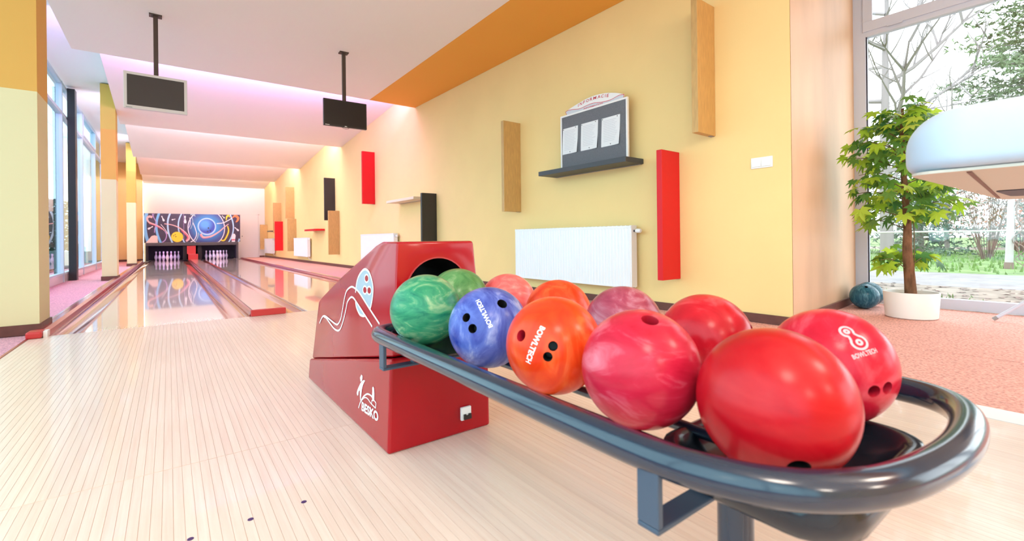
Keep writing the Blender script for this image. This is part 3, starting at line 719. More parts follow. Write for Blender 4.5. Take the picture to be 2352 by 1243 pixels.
shelf_h(3.10, 4.46, 1.528, 1.582, 'dark_shelf', 'dark grey level shelf carrying the notice board')
shelf_h(8.00, 9.27, 1.505, 1.555, 'beige_shelf', 'cream level shelf meeting the black upright one')
shelf_h(14.70, 15.90, 1.05, 1.105, 'red_shelf', 'thin red level shelf at mid wall')
shelf_h(21.40, 22.05, 1.14, 1.18, 'dark_shelf', 'small dark level shelf above the farthest radiator')

def radiator(ya, yb, z0, z1, label):
    r = on_wall('radiator', ya, z0, label, 'radiator', 'white panel radiators under the shelves')
    L = yb - ya; H = z1 - z0; n = max(8, int(L / 0.045))
    # ribbed front panel
    mb = MB(); pts = []
    pts.append((0.0, -0.130))
    for i in range(n):
        s = L * i / n; w = L / n
        for a, dx in ((0.12, 0.0), (0.30, 0.006), (0.70, 0.006), (0.88, 0.0)): pts.append((s + w * a, -0.135 - dx))
    pts.append((L, -0.130))
    vs = [(x, y, 0.02) for y, x in pts] + [(x, y, H - 0.03) for y, x in pts]; m = len(pts)
    mb.add(vs, [(i, i + 1, m + i + 1, m + i) for i in range(m - 1)])
    mb.box(-0.142, -0.125, 0, L, 0, 0.02); mb.box(-0.142, -0.125, 0, L, H - 0.03, H - 0.005)
    mb.box(-0.131, -0.122, 0, L, 0.02, H - 0.03)
    mb.build('front_panel', M['white_metal'], r)
    MB().box(-0.060, -0.045, 0.01, L - 0.01, 0.0, H - 0.01).build('rear_panel', M['white_metal'], r)
    sd = MB().box(-0.135, -0.045, -0.004, 0.006, 0.01, H); sd.build('side_cover', M['white_metal'], r)
    MB().box(-0.135, -0.045, L - 0.006, L + 0.004, 0.01, H).build('side_cover', M['white_metal'], r)
    g = MB(); 
    k = int(L / 0.06)
    for i in range(k): g.box(-0.125, -0.05, L * i / k + 0.008, L * i / k + 0.03, H - 0.006, H)
    g.build('top_grille', M['white_metal'], r)
    MB().tube([(-0.09, 0.0, H - 0.06), (-0.09, -0.03, H - 0.06)], 0.012, 10).build('valve_collar', M['alu_dark'], r)
    o = MB().tube([(-0.09, -0.03, H - 0.06), (-0.09, -0.045, H - 0.06), (-0.09, -0.085, H - 0.06), (-0.09, -0.092, H - 0.06)], [0.018, 0.024, 0.022, 0.016], 14).build('valve_head', M['white_plastic'], r, 40)
    b = MB()
    for y in (0.15, L - 0.18): b.box(-0.046, -0.003, y, y + 0.03, 0.05, H - 0.08)
    b.build('wall_bracket', M['white_metal'], r)
    b = MB().tube([(-0.085, 0.03, 0.0), (-0.085, 0.03, -0.06), (-0.03, 0.03, -0.075), (-0.004, 0.03, -0.075)], 0.009, 8); b.build('pipe', M['alu'], r)
    return r
radiator(3.17, 5.15, 0.205, 0.875, 'long white ribbed radiator under the notice board')
radiator(9.30, 11.25, 0.205, 0.885, 'white radiator mostly hidden behind the red ball return')
radiator(16.22, 18.07, 0.205, 0.848, 'white radiator below the thin red shelf')
radiator(21.90, 23.66, 0.205, 0.862, 'farthest white radiator by the far red shelf')

# light switch
s = on_wall('light_switch', 1.80, 1.33, 'white double light switch near the wall corner', 'light switch')
o = MB().box(-0.010, -0.0005, 0, 0.18, 0, 0.095).build('frame', M['white_plastic'], s); bevel(o, 0.006, 3)
for y in (0.014, 0.094):
    o = MB().hexa([(-0.018, y, 0.014), (-0.0102, y, 0.014), (-0.0102, y + .072, 0.014), (-0.018, y + .072, 0.014)], [(-0.013, y, 0.081), (-0.0102, y, 0.081), (-0.0102, y + .072, 0.081), (-0.013, y + .072, 0.081)]).build('rocker', M['white_plastic'], s); bevel(o, 0.002, 2)

# notice board ---------------------------------------------------------------
nb = on_wall('notice_board', 4.23, 1.582, 'grey felt notice board with white curved title sign standing on dark shelf', 'notice board')
NBX = -0.12
def nbp(s, z, d=0.0): return (NBX - d, -s, z - 1.582)
def nbflat(name, m, shapes, d, parent=None):
    mb = MB()
    for vs, fs in shapes: mb.add([nbp(v[0], v[1], d) for v in vs], fs)
    return mb.build(name, m, parent or nb)
MB().box(NBX + .0005, NBX + 0.018, -1.02, 0.0, 0.0, 0.67).build('felt_panel', M['felt'], nb)
f = MB(); f.box(NBX - .006, NBX + .02, -0.018, 0.002, 0.0, 0.672); f.box(NBX - .006, NBX + .02, -1.022, -1.002, 0.0, 0.672); f.box(NBX - .006, NBX + .02, -1.002, -0.018, 0.652, 0.672)
f.build('frame', M['white_plastic'], nb)
hdr_line = [(0.083, 2.297), (0.135, 2.306), (0.203, 2.300), (0.286, 2.286), (0.351, 2.284), (0.41, 2.292), (0.489, 2.299), (0.55, 2.297), (0.625, 2.285), (0.714, 2.275), (0.795, 2.275), (0.865, 2.288), (0.92, 2.295), (0.978, 2.288)]
hdr_top = [(0.083, 2.297), (0.175, 2.325), (0.309, 2.353), (0.448, 2.376), (0.602, 2.380), (0.749, 2.362), (0.888, 2.325), (0.978, 2.288)]
arch = [(p[0], p[1]) for p in smooth_line(hdr_top, 5)]
low = [(p[0], p[1]) for p in smooth_line(hdr_line, 4)]
mb = MB(); full = arch + [(0.965, 2.2545), (0.105, 2.2545)]
mb.prism(full, lambda p, d: nbp(p[0], p[1], d), -0.012, 0.0); sign = mb.build('title_sign', M['white_plastic'], nb)
nbflat('lower_field', mat('pale_grey_print', (0.62, 0.65, 0.70), 0.5), [(low + [(0.965, 2.2545), (0.105, 2.2545)], [tuple(range(len(low) + 2))])], 0.0006, nb)
nbflat('red_line', M['print_red'], [ribbon(hdr_line, 0.006, 4), ribbon([(0.083, 2.297), (0.103, 2.258)], 0.006, 2), ribbon([(0.978, 2.288), (0.967, 2.258)], 0.006, 2)], 0.0012)
word = 'INFORMACIE'; shapes = []
arcz = lambda s: 2.308 + 0.028 * (1 - ((s - 0.54) / 0.25) ** 2)
widths = [0.3, 1, 0.8, 1, 0.9, 1.15, 1, 0.9, 0.3, 0.8]; tot = sum(widths); gap = 0.014; span = 0.475 - gap * 9; s = 0.295
for ch, wd in zip(word, widths):
    vs, fs, _ = text2d(ch, 0.012, 0.12); wl = span * wd / tot
    shapes.append(([(s + v[0] * wl, arcz(s + wl / 2) + v[1] * 0.034) for v in vs], fs)); s += wl + gap
nbflat('lettering', M['print_red'], shapes, 0.0014)
vs, fs, _ = text2d('INFORMATION', 0.02, 0.25)
nbflat('lettering', M['print_red'], [([(0.383 + v[0] * 0.30, 2.258 + v[1] * 0.016) for v in vs], fs)], 0.0014)
for k, (a, b, zt, zb) in enumerate([(0.030, 0.285, 2.092, 1.776), (0.338, 0.600, 2.094, 1.775), (0.655, 0.915, 2.090, 1.768)]):
    lab = ['sheet pinned at the far end of the notice board', 'sheet pinned in the middle of the notice board', 'sheet pinned at the notice board end nearest the camera'][k]
    pr = empty('paper_sheet', (0, 0, 0), 0)
    pr.location = (wallx(4.23), 4.23, 1.582); pr.rotation_euler = (0, 0, WANG)
    tag(pr, 'white printed ' + lab, 'paper', 'sheets on the notice board')
    n = 6; vs = []; fs = []
    for i in range(n + 1):
        for j in range(n + 1):
            u, v = i / n, j / n
            curl = 0.002 + 0.018 * max(0, u - 0.55) ** 2 * max(0, 0.5 - v) * 8 + 0.001 * math.sin(5 * v)
            vs.append(nbp(a + (b - a) * u + 0.012 * (v - .5), zb + (zt - zb) * v, curl))
    for i in range(n):
        for j in range(n): fs.append((i * (n + 1) + j, (i + 1) * (n + 1) + j, (i + 1) * (n + 1) + j + 1, i * (n + 1) + j + 1))
    me = MB().add(vs, fs).mesh('sheet', M['paper'], 180); link('sheet', me, pr)
    tx = MB()
    for q in range(13):
        z = zt - 0.035 - q * 0.019; x0 = a + 0.03; x1 = b - 0.03 - 0.05 * random.random()
        tx.add([nbp(x0, z, 0.0046), nbp(x1, z, 0.0046), nbp(x1, z - 0.004, 0.0046), nbp(x0, z - 0.004, 0.0046)], [(0, 1, 2, 3)])
    tx.build('text_lines', M['ink'], pr)
    for (s_, z_) in ((a + 0.02, zt - 0.014), (b - 0.03, zt - 0.014), ((a + b) / 2, zb + 0.02)):
        MB().lathe([(0.005, 0.0), (0.005, 0.004), (0.0, 0.006)], 8).build('pushpin', M['pin_black'], pr, None, nbp(s_, z_, 0.004), (0, -PI / 2, 0))

# ------------------------------------------------------------------ hanging monitors
def monitor(loc, w, h, ang, label, silver, zpole):
    r = empty('hanging_monitor', (loc[0], loc[1], loc[2]), ang, label, 'monitor')
    t = 0.045
    o = MB().box(-w / 2, w / 2, 0.0, t, -h / 2, h / 2).build('housing', M['silver_bezel'] if silver else M['black_plastic'], r); bevel(o, 0.004, 2)
    b = 0.030 if silver else 0.016
    MB().box(-w / 2 + b, w / 2 - b, -0.0015, 0.001, -h / 2 + b * 1.2, h / 2 - b).build('screen', M['screen_grey'] if silver else M['screen_black'], r)
    MB().box(-w / 2 + 0.02, -w / 2 + 0.075, -0.0012, 0.0, -h / 2 + 0.006, -h / 2 + 0.014).build('badge', M['grey_plastic'] if silver else M['silver_bezel'], r)
    MB().box(-0.05, 0.05, t, t + 0.03, -0.06, h / 2 - 0.02).build('mount_plate', M['pole_brown'], r)
    MB().box(-0.022, 0.022, t + 0.008, t + 0.052, 0.0, zpole - loc[2]).build('pole', M['pole_brown'], r)
    MB().box(-0.06, 0.06, t - 0.02, t + 0.08, zpole - loc[2] - 0.012, zpole - loc[2] - 0.0005).build('ceiling_plate', M['pole_brown'], r)
    return r
monitor((-0.10, 6.64, 2.452), 0.578, 0.408, 0.02, 'silver framed hanging monitor with dull grey screen, left of two', True, 3.37)
mr = monitor((1.978, 6.48, 2.495), 0.580, 0.365, -0.04, 'black hanging monitor with a black screen, right of two', False, 3.37)
MB().tube([(-0.05, 0.01, -0.18), (-0.035, 0.0, -0.20), (0.0, -0.003, -0.208), (0.035, 0.0, -0.20), (0.05, 0.01, -0.18)], 0.003, 6).build('cable_loop', M['black_plastic'], mr)
MB().box(-0.015, 0.015, -0.002, 0.0, -0.177, -0.169).build('status_light', M['print_white'], mr)

# ------------------------------------------------------------------ ball return hood
hd = empty('ball_return', (0.81, 2.1, 0), 0, 'glossy red ball return hood with a round opening, standing on the approach', 'ball return')
HB = Vector((0.81, 2.1, 0))
# base block: side profile (y, z) between flared sides
def hood_solid(name, prof, xl, xr, m):
    """prof: (y,z) ring; xl/xr: x as function of z"""
    n = len(prof); vs = [(xl(z), y, z) for y, z in prof] + [(xr(z), y, z) for y, z in prof]
    fs = [tuple(range(n - 1, -1, -1)), tuple(range(n, 2 * n))] + [(i, (i + 1) % n, n + (i + 1) % n, n + i) for i in range(n)]
    vs = [(v[0] - HB.x, v[1] - HB.y, v[2]) for v in vs]
    return MB().add(vs, fs).build(name, m, hd)
base = hood_solid('base', [(1.545, 0.0), (2.685, 0.0), (2.665, 0.108), (1.535, 0.335)], lambda z: 0.603 + 0.03 * z, lambda z: 1.030 - 0.03 * z, M['red_gloss'])
bevel(base, 0.010, 3)
shell = hood_solid('hood_shell', [(1.545, 0.338), (2.645, 0.112), (2.56, 0.43), (2.49, 0.463), (2.19, 0.58), (1.76, 0.728), (1.70, 0.742), (1.548, 0.742)], lambda z: 0.608 + 0.05 * z, lambda z: 1.035 - 0.095 * z, M['red_gloss'])
# round mouth in the front
cut = MB().tube([(0.805 - HB.x, 1.40 - HB.y, 0.552), (0.805 - HB.x, 2.05 - HB.y, 0.552)], 0.127, 40)
bevel(shell, 0.012, 3, 25)
carve(shell, [cut])
for p in shell.data.polygons: p.use_smooth = True
shell.data.set_sharp_from_angle(angle=math.radians(25))
MB().lathe([(0.127, 0.0), (0.127, 0.012), (0.132, 0.012), (0.132, 0.003), (0.127, 0.0)], 40, (0, 0, 0), False).build('mouth_ring', M['cap'], hd, 40, (0.805 - HB.x, 1.557 - HB.y, 0.552), (PI / 2, 0, 0))
# printed graphics on the left flank
def flank(y, z, d=0.0012): return (0.608 + 0.05 * z - d - HB.x, y - HB.y, z)
def flank_base(y, z, d=0.0012): return (0.603 + 0.03 * z - d - HB.x, y - HB.y, z)
def decal(name, m, shapes, fn=flank, d=0.0012):
    if name in ('emblem', 'lettering'):
        mb = MB()
        for vs, fs in shapes: mb.add([fn(v[0], v[1], d) for v in vs], fs)
        return mb.build(name, m, hd)
    for vs, fs in shapes: MB().add([fn(v[0], v[1], d) for v in vs], fs).build(name, m, hd)
ball_out = [(1.9658, 0.5266), (1.954, 0.5724), (1.9239, 0.6049), (1.8694, 0.6296), (1.8219, 0.6253), (1.7893, 0.6047), (1.7637, 0.5727), (1.7601, 0.5395), (1.7708, 0.5023), (1.7833, 0.4815), (1.7906, 0.4794), (1.8721, 0.5132), (1.9238, 0.533), (1.9590, 0.5426)]
ball_low = [(1.9614, 0.4905), (1.9456, 0.4671), (1.905, 0.4443), (1.8638, 0.4414), (1.8367, 0.4462), (1.8576, 0.4569), (1.9088, 0.4767), (1.953, 0.4928)]
decal('ball_print', M['print_grey'], [pg(ball_out), pg(ball_low)])
decal('ball_outline', M['print_white'], [rb(ball_out[:11], 0.009, 5), rb(ball_low[:5], 0.009, 5)], d=0.0016)
outer = [(1.6788, 0.4354), (1.7906, 0.4794), (1.8721, 0.5132), (1.9238, 0.533), (1.9857, 0.5461), (2.0306, 0.5454), (2.0842, 0.525), (2.1135, 0.4898), (2.1358, 0.4336), (2.1554, 0.392), (2.1927, 0.3626), (2.2344, 0.3567), (2.3364, 0.3648), (2.421, 0.3701), (2.4692, 0.3572), (2.5152, 0.3203)]
inner = [(1.7539, 0.4146), (1.8657, 0.4573), (1.9437, 0.4868), (1.9891, 0.5018), (2.0251, 0.5012), (2.0685, 0.4766), (2.0875, 0.4393), (2.1153, 0.3914), (2.1499, 0.3506), (2.1886, 0.3326), (2.2527, 0.3322), (2.3341, 0.349), (2.3955, 0.3635), (2.4387, 0.3645)]
decal('trail_outline', M['print_white'], [rb(outer, 0.008, 5), rb(inner, 0.008, 5)], d=0.0018)
hs = []
for cy, cz in ((1.8355, 0.5952), (1.8505, 0.5474), (1.8006, 0.5497)): hs.append(rb(ellipse(cy, cz, 0.0235, 0.0155, 16) + [(cy + 0.0235, cz)], 0.006, 2))
decal('ball_hole_outline', M['print_white'], hs, d=0.0020)
decal('ball_hole', M['red_gloss'], [pg(ellipse(cy, cz, 0.0205, 0.013, 16)) for cy, cz in ((1.8355, 0.5952), (1.8505, 0.5474), (1.8006, 0.5497))], d=0.0018)
# maker's emblem
leaf_l = [(1.7829, 0.2027), (1.8033, 0.1996), (1.8332, 0.1826), (1.8577, 0.1585), (1.8724, 0.1421), (1.8793, 0.1293), (1.8727, 0.121), (1.8593, 0.1254), (1.8556, 0.1409), (1.8432, 0.1513), (1.8405, 0.1286), (1.8357, 0.1101), (1.8284, 0.1174), (1.8196, 0.1573), (1.8064, 0.1802), (1.7923, 0.1943)]
decal('emblem', M['print_white'], [pg(leaf_l), pg([(1.8363, 0.1855), (1.8423, 0.2003), (1.8289, 0.2151), (1.8154, 0.2137), (1.8142, 0.2032), (1.8208, 0.191)]),
      rb([(1.8536, 0.0763), (1.8349, 0.1031), (1.806, 0.1306), (1.7768, 0.1489), (1.7526, 0.1587), (1.7232, 0.1621), (1.7036, 0.1597)], 0.006, 4),
      rb([(1.825, 0.1112), (1.7956, 0.1316), (1.7707, 0.14), (1.7455, 0.1399), (1.7252, 0.1351), (1.7054, 0.1321)], 0.0045, 4), rb([(1.7054, 0.1321), (1.6674, 0.1294)], 0.0045, 2), rb([(1.6674, 0.1294), (1.6625, 0.149)], 0.0045, 2),
      rb([(1.6625, 0.149), (1.6839, 0.1532)], 0.0045, 2), rb([(1.6839, 0.1532), (1.7069, 0.1461)], 0.0045, 2), rb([(1.708, 0.1331), (1.7069, 0.1461)], 0.0045, 2),
      pg([(1.6961, 0.2014), (1.7049, 0.1941), (1.7034, 0.1801), (1.7084, 0.1601), (1.7002, 0.1504), (1.6818, 0.1554), (1.6817, 0.1772), (1.6862, 0.1979)])], flank_base, 0.0014)
vs, fs, _ = text2d('BESKO', 0.035)
decal('lettering', M['print_white'], [([(1.8184 - 0.180 * v[0], 0.0765 + 0.0098 * v[0] + 0.0365 * v[1]) for v in vs], fs)], flank_base, 0.0014)
# rocker switch on the front
o = MB().box(0.889 - HB.x, 0.933 - HB.x, 1.528 - HB.y, 1.5405 - HB.y, 0.054, 0.104).build('switch_plate', M['white_plastic'], hd); bevel(o, 0.003, 2)
o = MB().box(0.898 - HB.x, 0.930 - HB.x, 1.522 - HB.y, 1.529 - HB.y, 0.058, 0.072)
o.box(0.898 - HB.x, 0.907 - HB.x, 1.522 - HB.y, 1.529 - HB.y, 0.072, 0.078); o.box(0.919 - HB.x, 0.929 - HB.x, 1.522 - HB.y, 1.529 - HB.y, 0.072, 0.078)
o.build('switch_rocker', M['black_plastic'], hd)

# ------------------------------------------------------------------ ball rack
rk = empty('ball_rack', (0.86, 0.85, 0), 0, 'dark grey tubular ball rack with rounded end attached to the red hood', 'ball rack')
RB = Vector((0.86, 0.85, 0)); ZR = 0.44
path = [(0.655, 1.519), (0.615, 1.516), (0.580, 1.505), (0.555, 1.485), (0.545, 1.445), (0.543, 1.35), (0.543, 1.1), (0.543, 0.85), (0.543, 0.60), (0.545, 0.44), (0.556, 0.352), (0.588, 0.275), (0.640, 0.218), (0.715, 0.180), (0.82, 0.157), (0.93, 0.150), (1.04, 0.160), (1.115, 0.185), (1.158, 0.225), (1.175, 0.285), (1.176, 0.40), (1.176, 0.7), (1.176, 1.0), (1.176, 1.35), (1.174, 1.445), (1.160, 1.485), (1.13, 1.505), (1.09, 1.516), (1.03, 1.519)]
pth = smooth_line([(x - RB.x, y - RB.y, ZR) for x, y in path], 5)
MB().tube(pth, 0.0245, 24).build('rail', M['rail_metal'], rk, 60)
def rz(name, mb, m, sm=None, bv=None):
    o = link(name, MB().add([(v[0] - RB.x, v[1] - RB.y, v[2]) for v in mb.v], mb.f).mesh(name, m, sm), rk)
    if bv: bevel(o, bv, 2)
    return o
for yy in (1.385, 0.385):   # U straps under the rails
    s = MB(); w = 0.036
    s.box(0.529, 0.540, yy, yy + w, 0.350, 0.432); s.box(1.179, 1.190, yy, yy + w, 0.350, 0.432)
    s.box(0.529, 1.190, yy, yy + w, 0.342, 0.350)
    rz('cross_strap', s, M['strap_metal'], None, 0.002)
    for x in ((0.639, 0.739, 0.985, 1.085) if yy > 1 else (0.670, 0.770, 0.980, 1.080)): rz('rod_support', MB().box(x - 0.006, x + 0.006, yy + .004, yy + w - .004, 0.350, 0.388 if yy > 1 else 0.380), M['strap_metal'])
for xa, xb, za, zb in ((0.634, 0.672, 0.4035, 0.3945), (0.734, 0.772, 0.4035, 0.3945), (0.985, 0.980, 0.398, 0.389), (1.085, 1.080, 0.398, 0.389)):
    rz('rod', MB().tube([(xa, 1.534, za), ((xa + xb) / 2, 0.93, (za + zb) / 2), (xb, 0.33, zb)], 0.011, 12), M['rail_metal'], 40)
# chute plate in front of the mouth
rz('chute_plate', MB().hexa([(0.585, 1.19, 0.409), (1.12, 1.19, 0.399), (1.12, 1.534, 0.409), (0.585, 1.534, 0.409)], [(0.585, 1.19, 0.415), (1.12, 1.19, 0.405), (1.12, 1.534, 0.4255), (0.585, 1.534, 0.4255)]), M['tray'])
# dished stop tray at the end
def rrect(x0, x1, y0, y1, r, n=6):
    out = []
    for cx, cy, a in ((x1 - r, y1 - r, 0), (x0 + r, y1 - r, PI / 2), (x0 + r, y0 + r, PI), (x1 - r, y0 + r, 1.5 * PI)):
        for k in range(n + 1): out.append((cx + r * math.cos(a + PI / 2 * k / n), cy + r * math.sin(a + PI / 2 * k / n)))
    return out
rings = [(0.060, 0.3905), (0.030, 0.362), (0.012, 0.360), (0.0, 0.372), (-0.006, 0.388), (-0.002, 0.399), (0.010, 0.402), (0.022, 0.396), (0.030, 0.380), (0.055, 0.371), (0.09, 0.369)]
base_r = [(0.09, 0.3430), (0.050, 0.3360), (0.022, 0.3390), (0.004, 0.352), (-0.005, 0.378), (-0.001, 0.397), (0.011, 0.401), (0.023, 0.396), (0.031, 0.382), (0.055, 0.372), (0.09, 0.3695)]
vs = []; fs = []; nn = None
for inset, z in base_r:
    ring = rrect(0.655 + inset, 1.060 - inset, 0.205 + inset, 0.50 - inset, max(0.012, 0.075 - inset * 0.6))
    nn = len(ring); vs += [(x, y, z) for x, y in ring]
for i in range(len(base_r) - 1):
    for k in range(nn): fs.append((i * nn + k, i * nn + (k + 1) % nn, (i + 1) * nn + (k + 1) % nn, (i + 1) * nn + k))
fs.append(tuple(range(nn - 1, -1, -1))); fs.append(tuple((len(base_r) - 1) * nn + k for k in range(nn)))
rz('stop_tray', MB().add(vs, fs), M['tray'], 60)
rz('leg', MB().tube([(0.845, 0.445, 0.012), (0.845, 0.445, 0.356)], 0.0315, 28), M['rail_metal'], 40)
rz('foot_plate', MB().lathe([(0.10, 0.0), (0.10, 0.008), (0.095, 0.012), (0.0, 0.012)], 32, (0.845, 0.445, 0.0006)), M['rail_metal'], 40)

# ------------------------------------------------------------------ bowling balls
def ico(r, sub=5):
    bm = bmesh.new(); bmesh.ops.create_icosphere(bm, subdivisions=sub, radius=r)
    mb = MB(); mb.v = [tuple(v.co) for v in bm.verts]; mb.f = [tuple(v.index for v in f.verts) for f in bm.faces]; bm.free(); return mb
def on_sphere(n, up, shapes, R):
    """wrap 2D shapes (metres) on a sphere around direction n; up: direction of text y"""
    n = Vector(n).normalized(); b = Vector(up); b = (b - n * b.dot(n)).normalized(); t = b.cross(n)
    mb = MB()
    for vs, fs in shapes: mb.add([(n * R + t * v[0] + b * v[1]).normalized() * R for v in vs], fs)
    return mb
def ball(loc, r, m, label, holes=(), hole_mats=None, group=None):
    o = ico(r).build('bowling_ball', m, None, None, loc)
    if holes:
        for h in holes:
            d = Vector(h[:3]).normalized(); hr = h[3]
            # drilled hole with a slight chamfer
            c2 = MB().tube([d * (r - 0.034), d * (r - 0.0035), d * (r + 0.004)], [hr, hr, hr + 0.003], 24)
            carve(o, [c2], M['hole_red'] if len(h) > 4 else M['hole'])
    o.data.polygons.foreach_set('use_smooth', [True] * len(o.data.polygons)); o.data.set_sharp_from_angle(angle=math.radians(30))
    tag(o, label, 'bowling ball', group)
    return o
GR = 'bowling balls on the rack'
g1 = swirl_mat('green_marble', (0.006, 0.14, 0.085), (0.04, 0.27, 0.13), (0.30, 0.46, 0.24), 11, 0.16, 0.3, (1, 1, 2.6))
g2 = swirl_mat('green_marble_olive', (0.05, 0.17, 0.05), (0.11, 0.27, 0.09), (0.30, 0.40, 0.20), 11, 0.16, 1.3, (1, 2, 1))
bl = swirl_mat('blue_marble', (0.018, 0.028, 0.24), (0.10, 0.14, 0.46), (0.42, 0.46, 0.70), 8, 0.16, 2.1, (2.6, 1, 0.8))
orr = swirl_mat('orange_red_marble', (0.70, 0.030, 0.006), (0.80, 0.062, 0.010), (0.88, 0.15, 0.04), 7, 0.16, 0.9, (2.4, 2.0, 0.7))
or2 = swirl_mat('orange_red_marble_dark', (0.62, 0.026, 0.006), (0.74, 0.048, 0.010), (0.82, 0.12, 0.03), 7, 0.16, 4.9, (2.4, 2.0, 0.7))
pk = swirl_mat('pink_red_marble', (0.42, 0.005, 0.022), (0.55, 0.016, 0.045), (0.72, 0.15, 0.20), 7, 0.16, 3.3, (0.9, 1, 2.6))
pk2 = swirl_mat('coral_marble', (0.74, 0.07, 0.08), (0.80, 0.14, 0.13), (0.84, 0.32, 0.28), 9, 0.16, 5.3, (1, 1.6, 2))
mr_ = swirl_mat('maroon_marble', (0.25, 0.025, 0.06), (0.36, 0.06, 0.10), (0.52, 0.22, 0.28), 10, 0.16, 6.1, (1, 1, 2))
rd = swirl_mat('red_marble', (0.42, 0.003, 0.012), (0.53, 0.010, 0.020), (0.68, 0.08, 0.09), 8, 0.16, 7.4, (1.8, 1, 1))
rdb = swirl_mat('deep_red_marble', (0.34, 0.0015, 0.006), (0.44, 0.003, 0.009), (0.52, 0.015, 0.018), 5, 0.18, 8.8, (1, 1, 1.5))
rd8 = swirl_mat('bright_red_marble', (0.46, 0.004, 0.020), (0.58, 0.010, 0.034), (0.72, 0.08, 0.11), 6, 0.16, 9.2, (0.8, 2, 1.4))
fb = swirl_mat('teal_blue_marble', (0.012, 0.06, 0.11), (0.03, 0.13, 0.19), (0.12, 0.28, 0.36), 14, 0.14, 1.7, (2.4, 2.4, 0.7))
R = 0.108
b_green = ball((0.635, 1.302, 0.533), R, g1, 'green marbled ball at the hood end of the left row', group=GR)
ball((0.828, 1.440, 0.536), R, g2, 'olive green marbled ball just out of the hood opening', group=GR)
b_blue = ball((0.694, 1.043, 0.510), R, bl, 'violet blue marbled ball with three black finger holes', [(-0.859, -0.347, 0.378, 0.0105), (-0.819, -0.556, 0.145, 0.0105), (-0.091, -0.733, 0.674, 0.0125)], group=GR)
ball((1.040, 1.428, 0.506), R, pk2, 'coral pink marbled ball at the hood end of the right row', group=GR)
ball((1.022, 1.124, 0.504), R, or2, 'plain orange red ball behind the orange one with finger holes', group=GR)
b_or = ball((0.696, 0.781, 0.508), R, orr, 'bright orange ball with white lettering and finger holes', [(-0.938, -0.09, 0.336, 0.0115, 1), (-0.662, -0.721, 0.202, 0.0088), (-0.747, -0.664, 0.003, 0.0088)], group=GR)
ball((1.032, 0.862, 0.502), R, mr_, 'maroon purple marbled ball in the right row', group=GR)
ball((0.702, 0.547, 0.506), R, pk, 'pinkish crimson streaked ball with one hole on top', [(-0.206, -0.367, 0.907, 0.0145, 1)], group=GR)
ball((1.046, 0.621, 0.500), R, rd, 'red marbled ball in the right row behind the two red end balls', [(0.331, -0.897, 0.292, 0.012, 1)], group=GR)
ball((0.722, 0.320, 0.5025), R, rdb, 'large looking deep red ball nearest the camera at the rack end', [(-0.649, -0.569, -0.505, 0.0135)], group=GR)
b_8 = ball((1.028, 0.352, 0.497), R, rd8, 'bright red ball with a pale figure eight emblem at the rack end', [(-0.562, -0.813, -0.154, 0.0098, 1), (-0.349, -0.931, -0.111, 0.0098, 1)], group=GR)
GF = 'bowling balls on the floor'
ball((5.654, 1.618, 0.1235), 0.1262, fb, 'dark teal ball with a hole on top on the carpet by the wall corner', [(-0.525, -0.271, 0.807, 0.013)], group=GF)
ball((5.885, 1.645, 0.1235), 0.1262, fb, 'dark teal ball partly hidden behind the other floor ball', group=GF)
# prints on balls
def wordmark(bobj, txt, p0, p1, h, m, R=0.108):
    p0, p1 = Vector(p0).normalized(), Vector(p1).normalized(); n = (p0 + p1).normalized(); t = (p1 - p0).normalized()
    L = (p1 - p0).length * R
    up = n.cross(t)
    vs, fs, _ = text2d(txt, 0.03)
    mb = on_sphere(n, up, [([((v[0] - .5) * L, (v[1] - .5) * h) for v in vs], fs)], R + 0.0006)
    mb.build('lettering', m, bobj)
wordmark(b_blue, 'BOWLTECH', (-0.488, -0.861, 0.144), (-0.539, -0.325, 0.777), 0.0125, M['print_white'])
wordmark(b_or, 'BOWLTECH', (-0.674, -0.481, 0.56), (-0.936, -0.299, -0.184), 0.0135, M['print_white'])
def eight(cx=0):
    out = [(x, y) for x, y in ellipse(0, 0.0125, 0.0105, 0.0105, 20, -0.95, PI + 0.95)]
    lo = [(x, y) for x, y in ellipse(0, -0.0125, 0.0135, 0.0125, 22, PI - 0.85, 2 * PI + 0.85)]
    loop = out + lo + [out[0]]
    sh = [rb(loop, 0.0042, 2)]
    for cy, a in ((0.0125, 0.0035), (-0.0125, 0.0042)):
        sh.append(rb(ellipse(0, cy, a, a, 16) + [(a, cy)], 0.0042, 2))
    return sh
n8 = Vector((-0.531, -0.525, 0.665)).normalized(); up8 = Vector((-0.528, -0.453, 0.718)) - Vector((-0.534, -0.588, 0.607))
on_sphere(n8, up8, eight(), R + 0.0006).build('emblem', M['print_pale_pink'], b_8)
wordmark(b_8, 'BOWLTECH', (-0.735, -0.570, 0.367), (-0.377, -0.795, 0.474), 0.0085, M['print_pale_pink'])
wordmark(b_green, 'BO', (-0.852, 0.095, -0.516), (-0.690, -0.155, -0.706), 0.018, mat('pale_green_print', (0.45, 0.72, 0.62), 0.4))

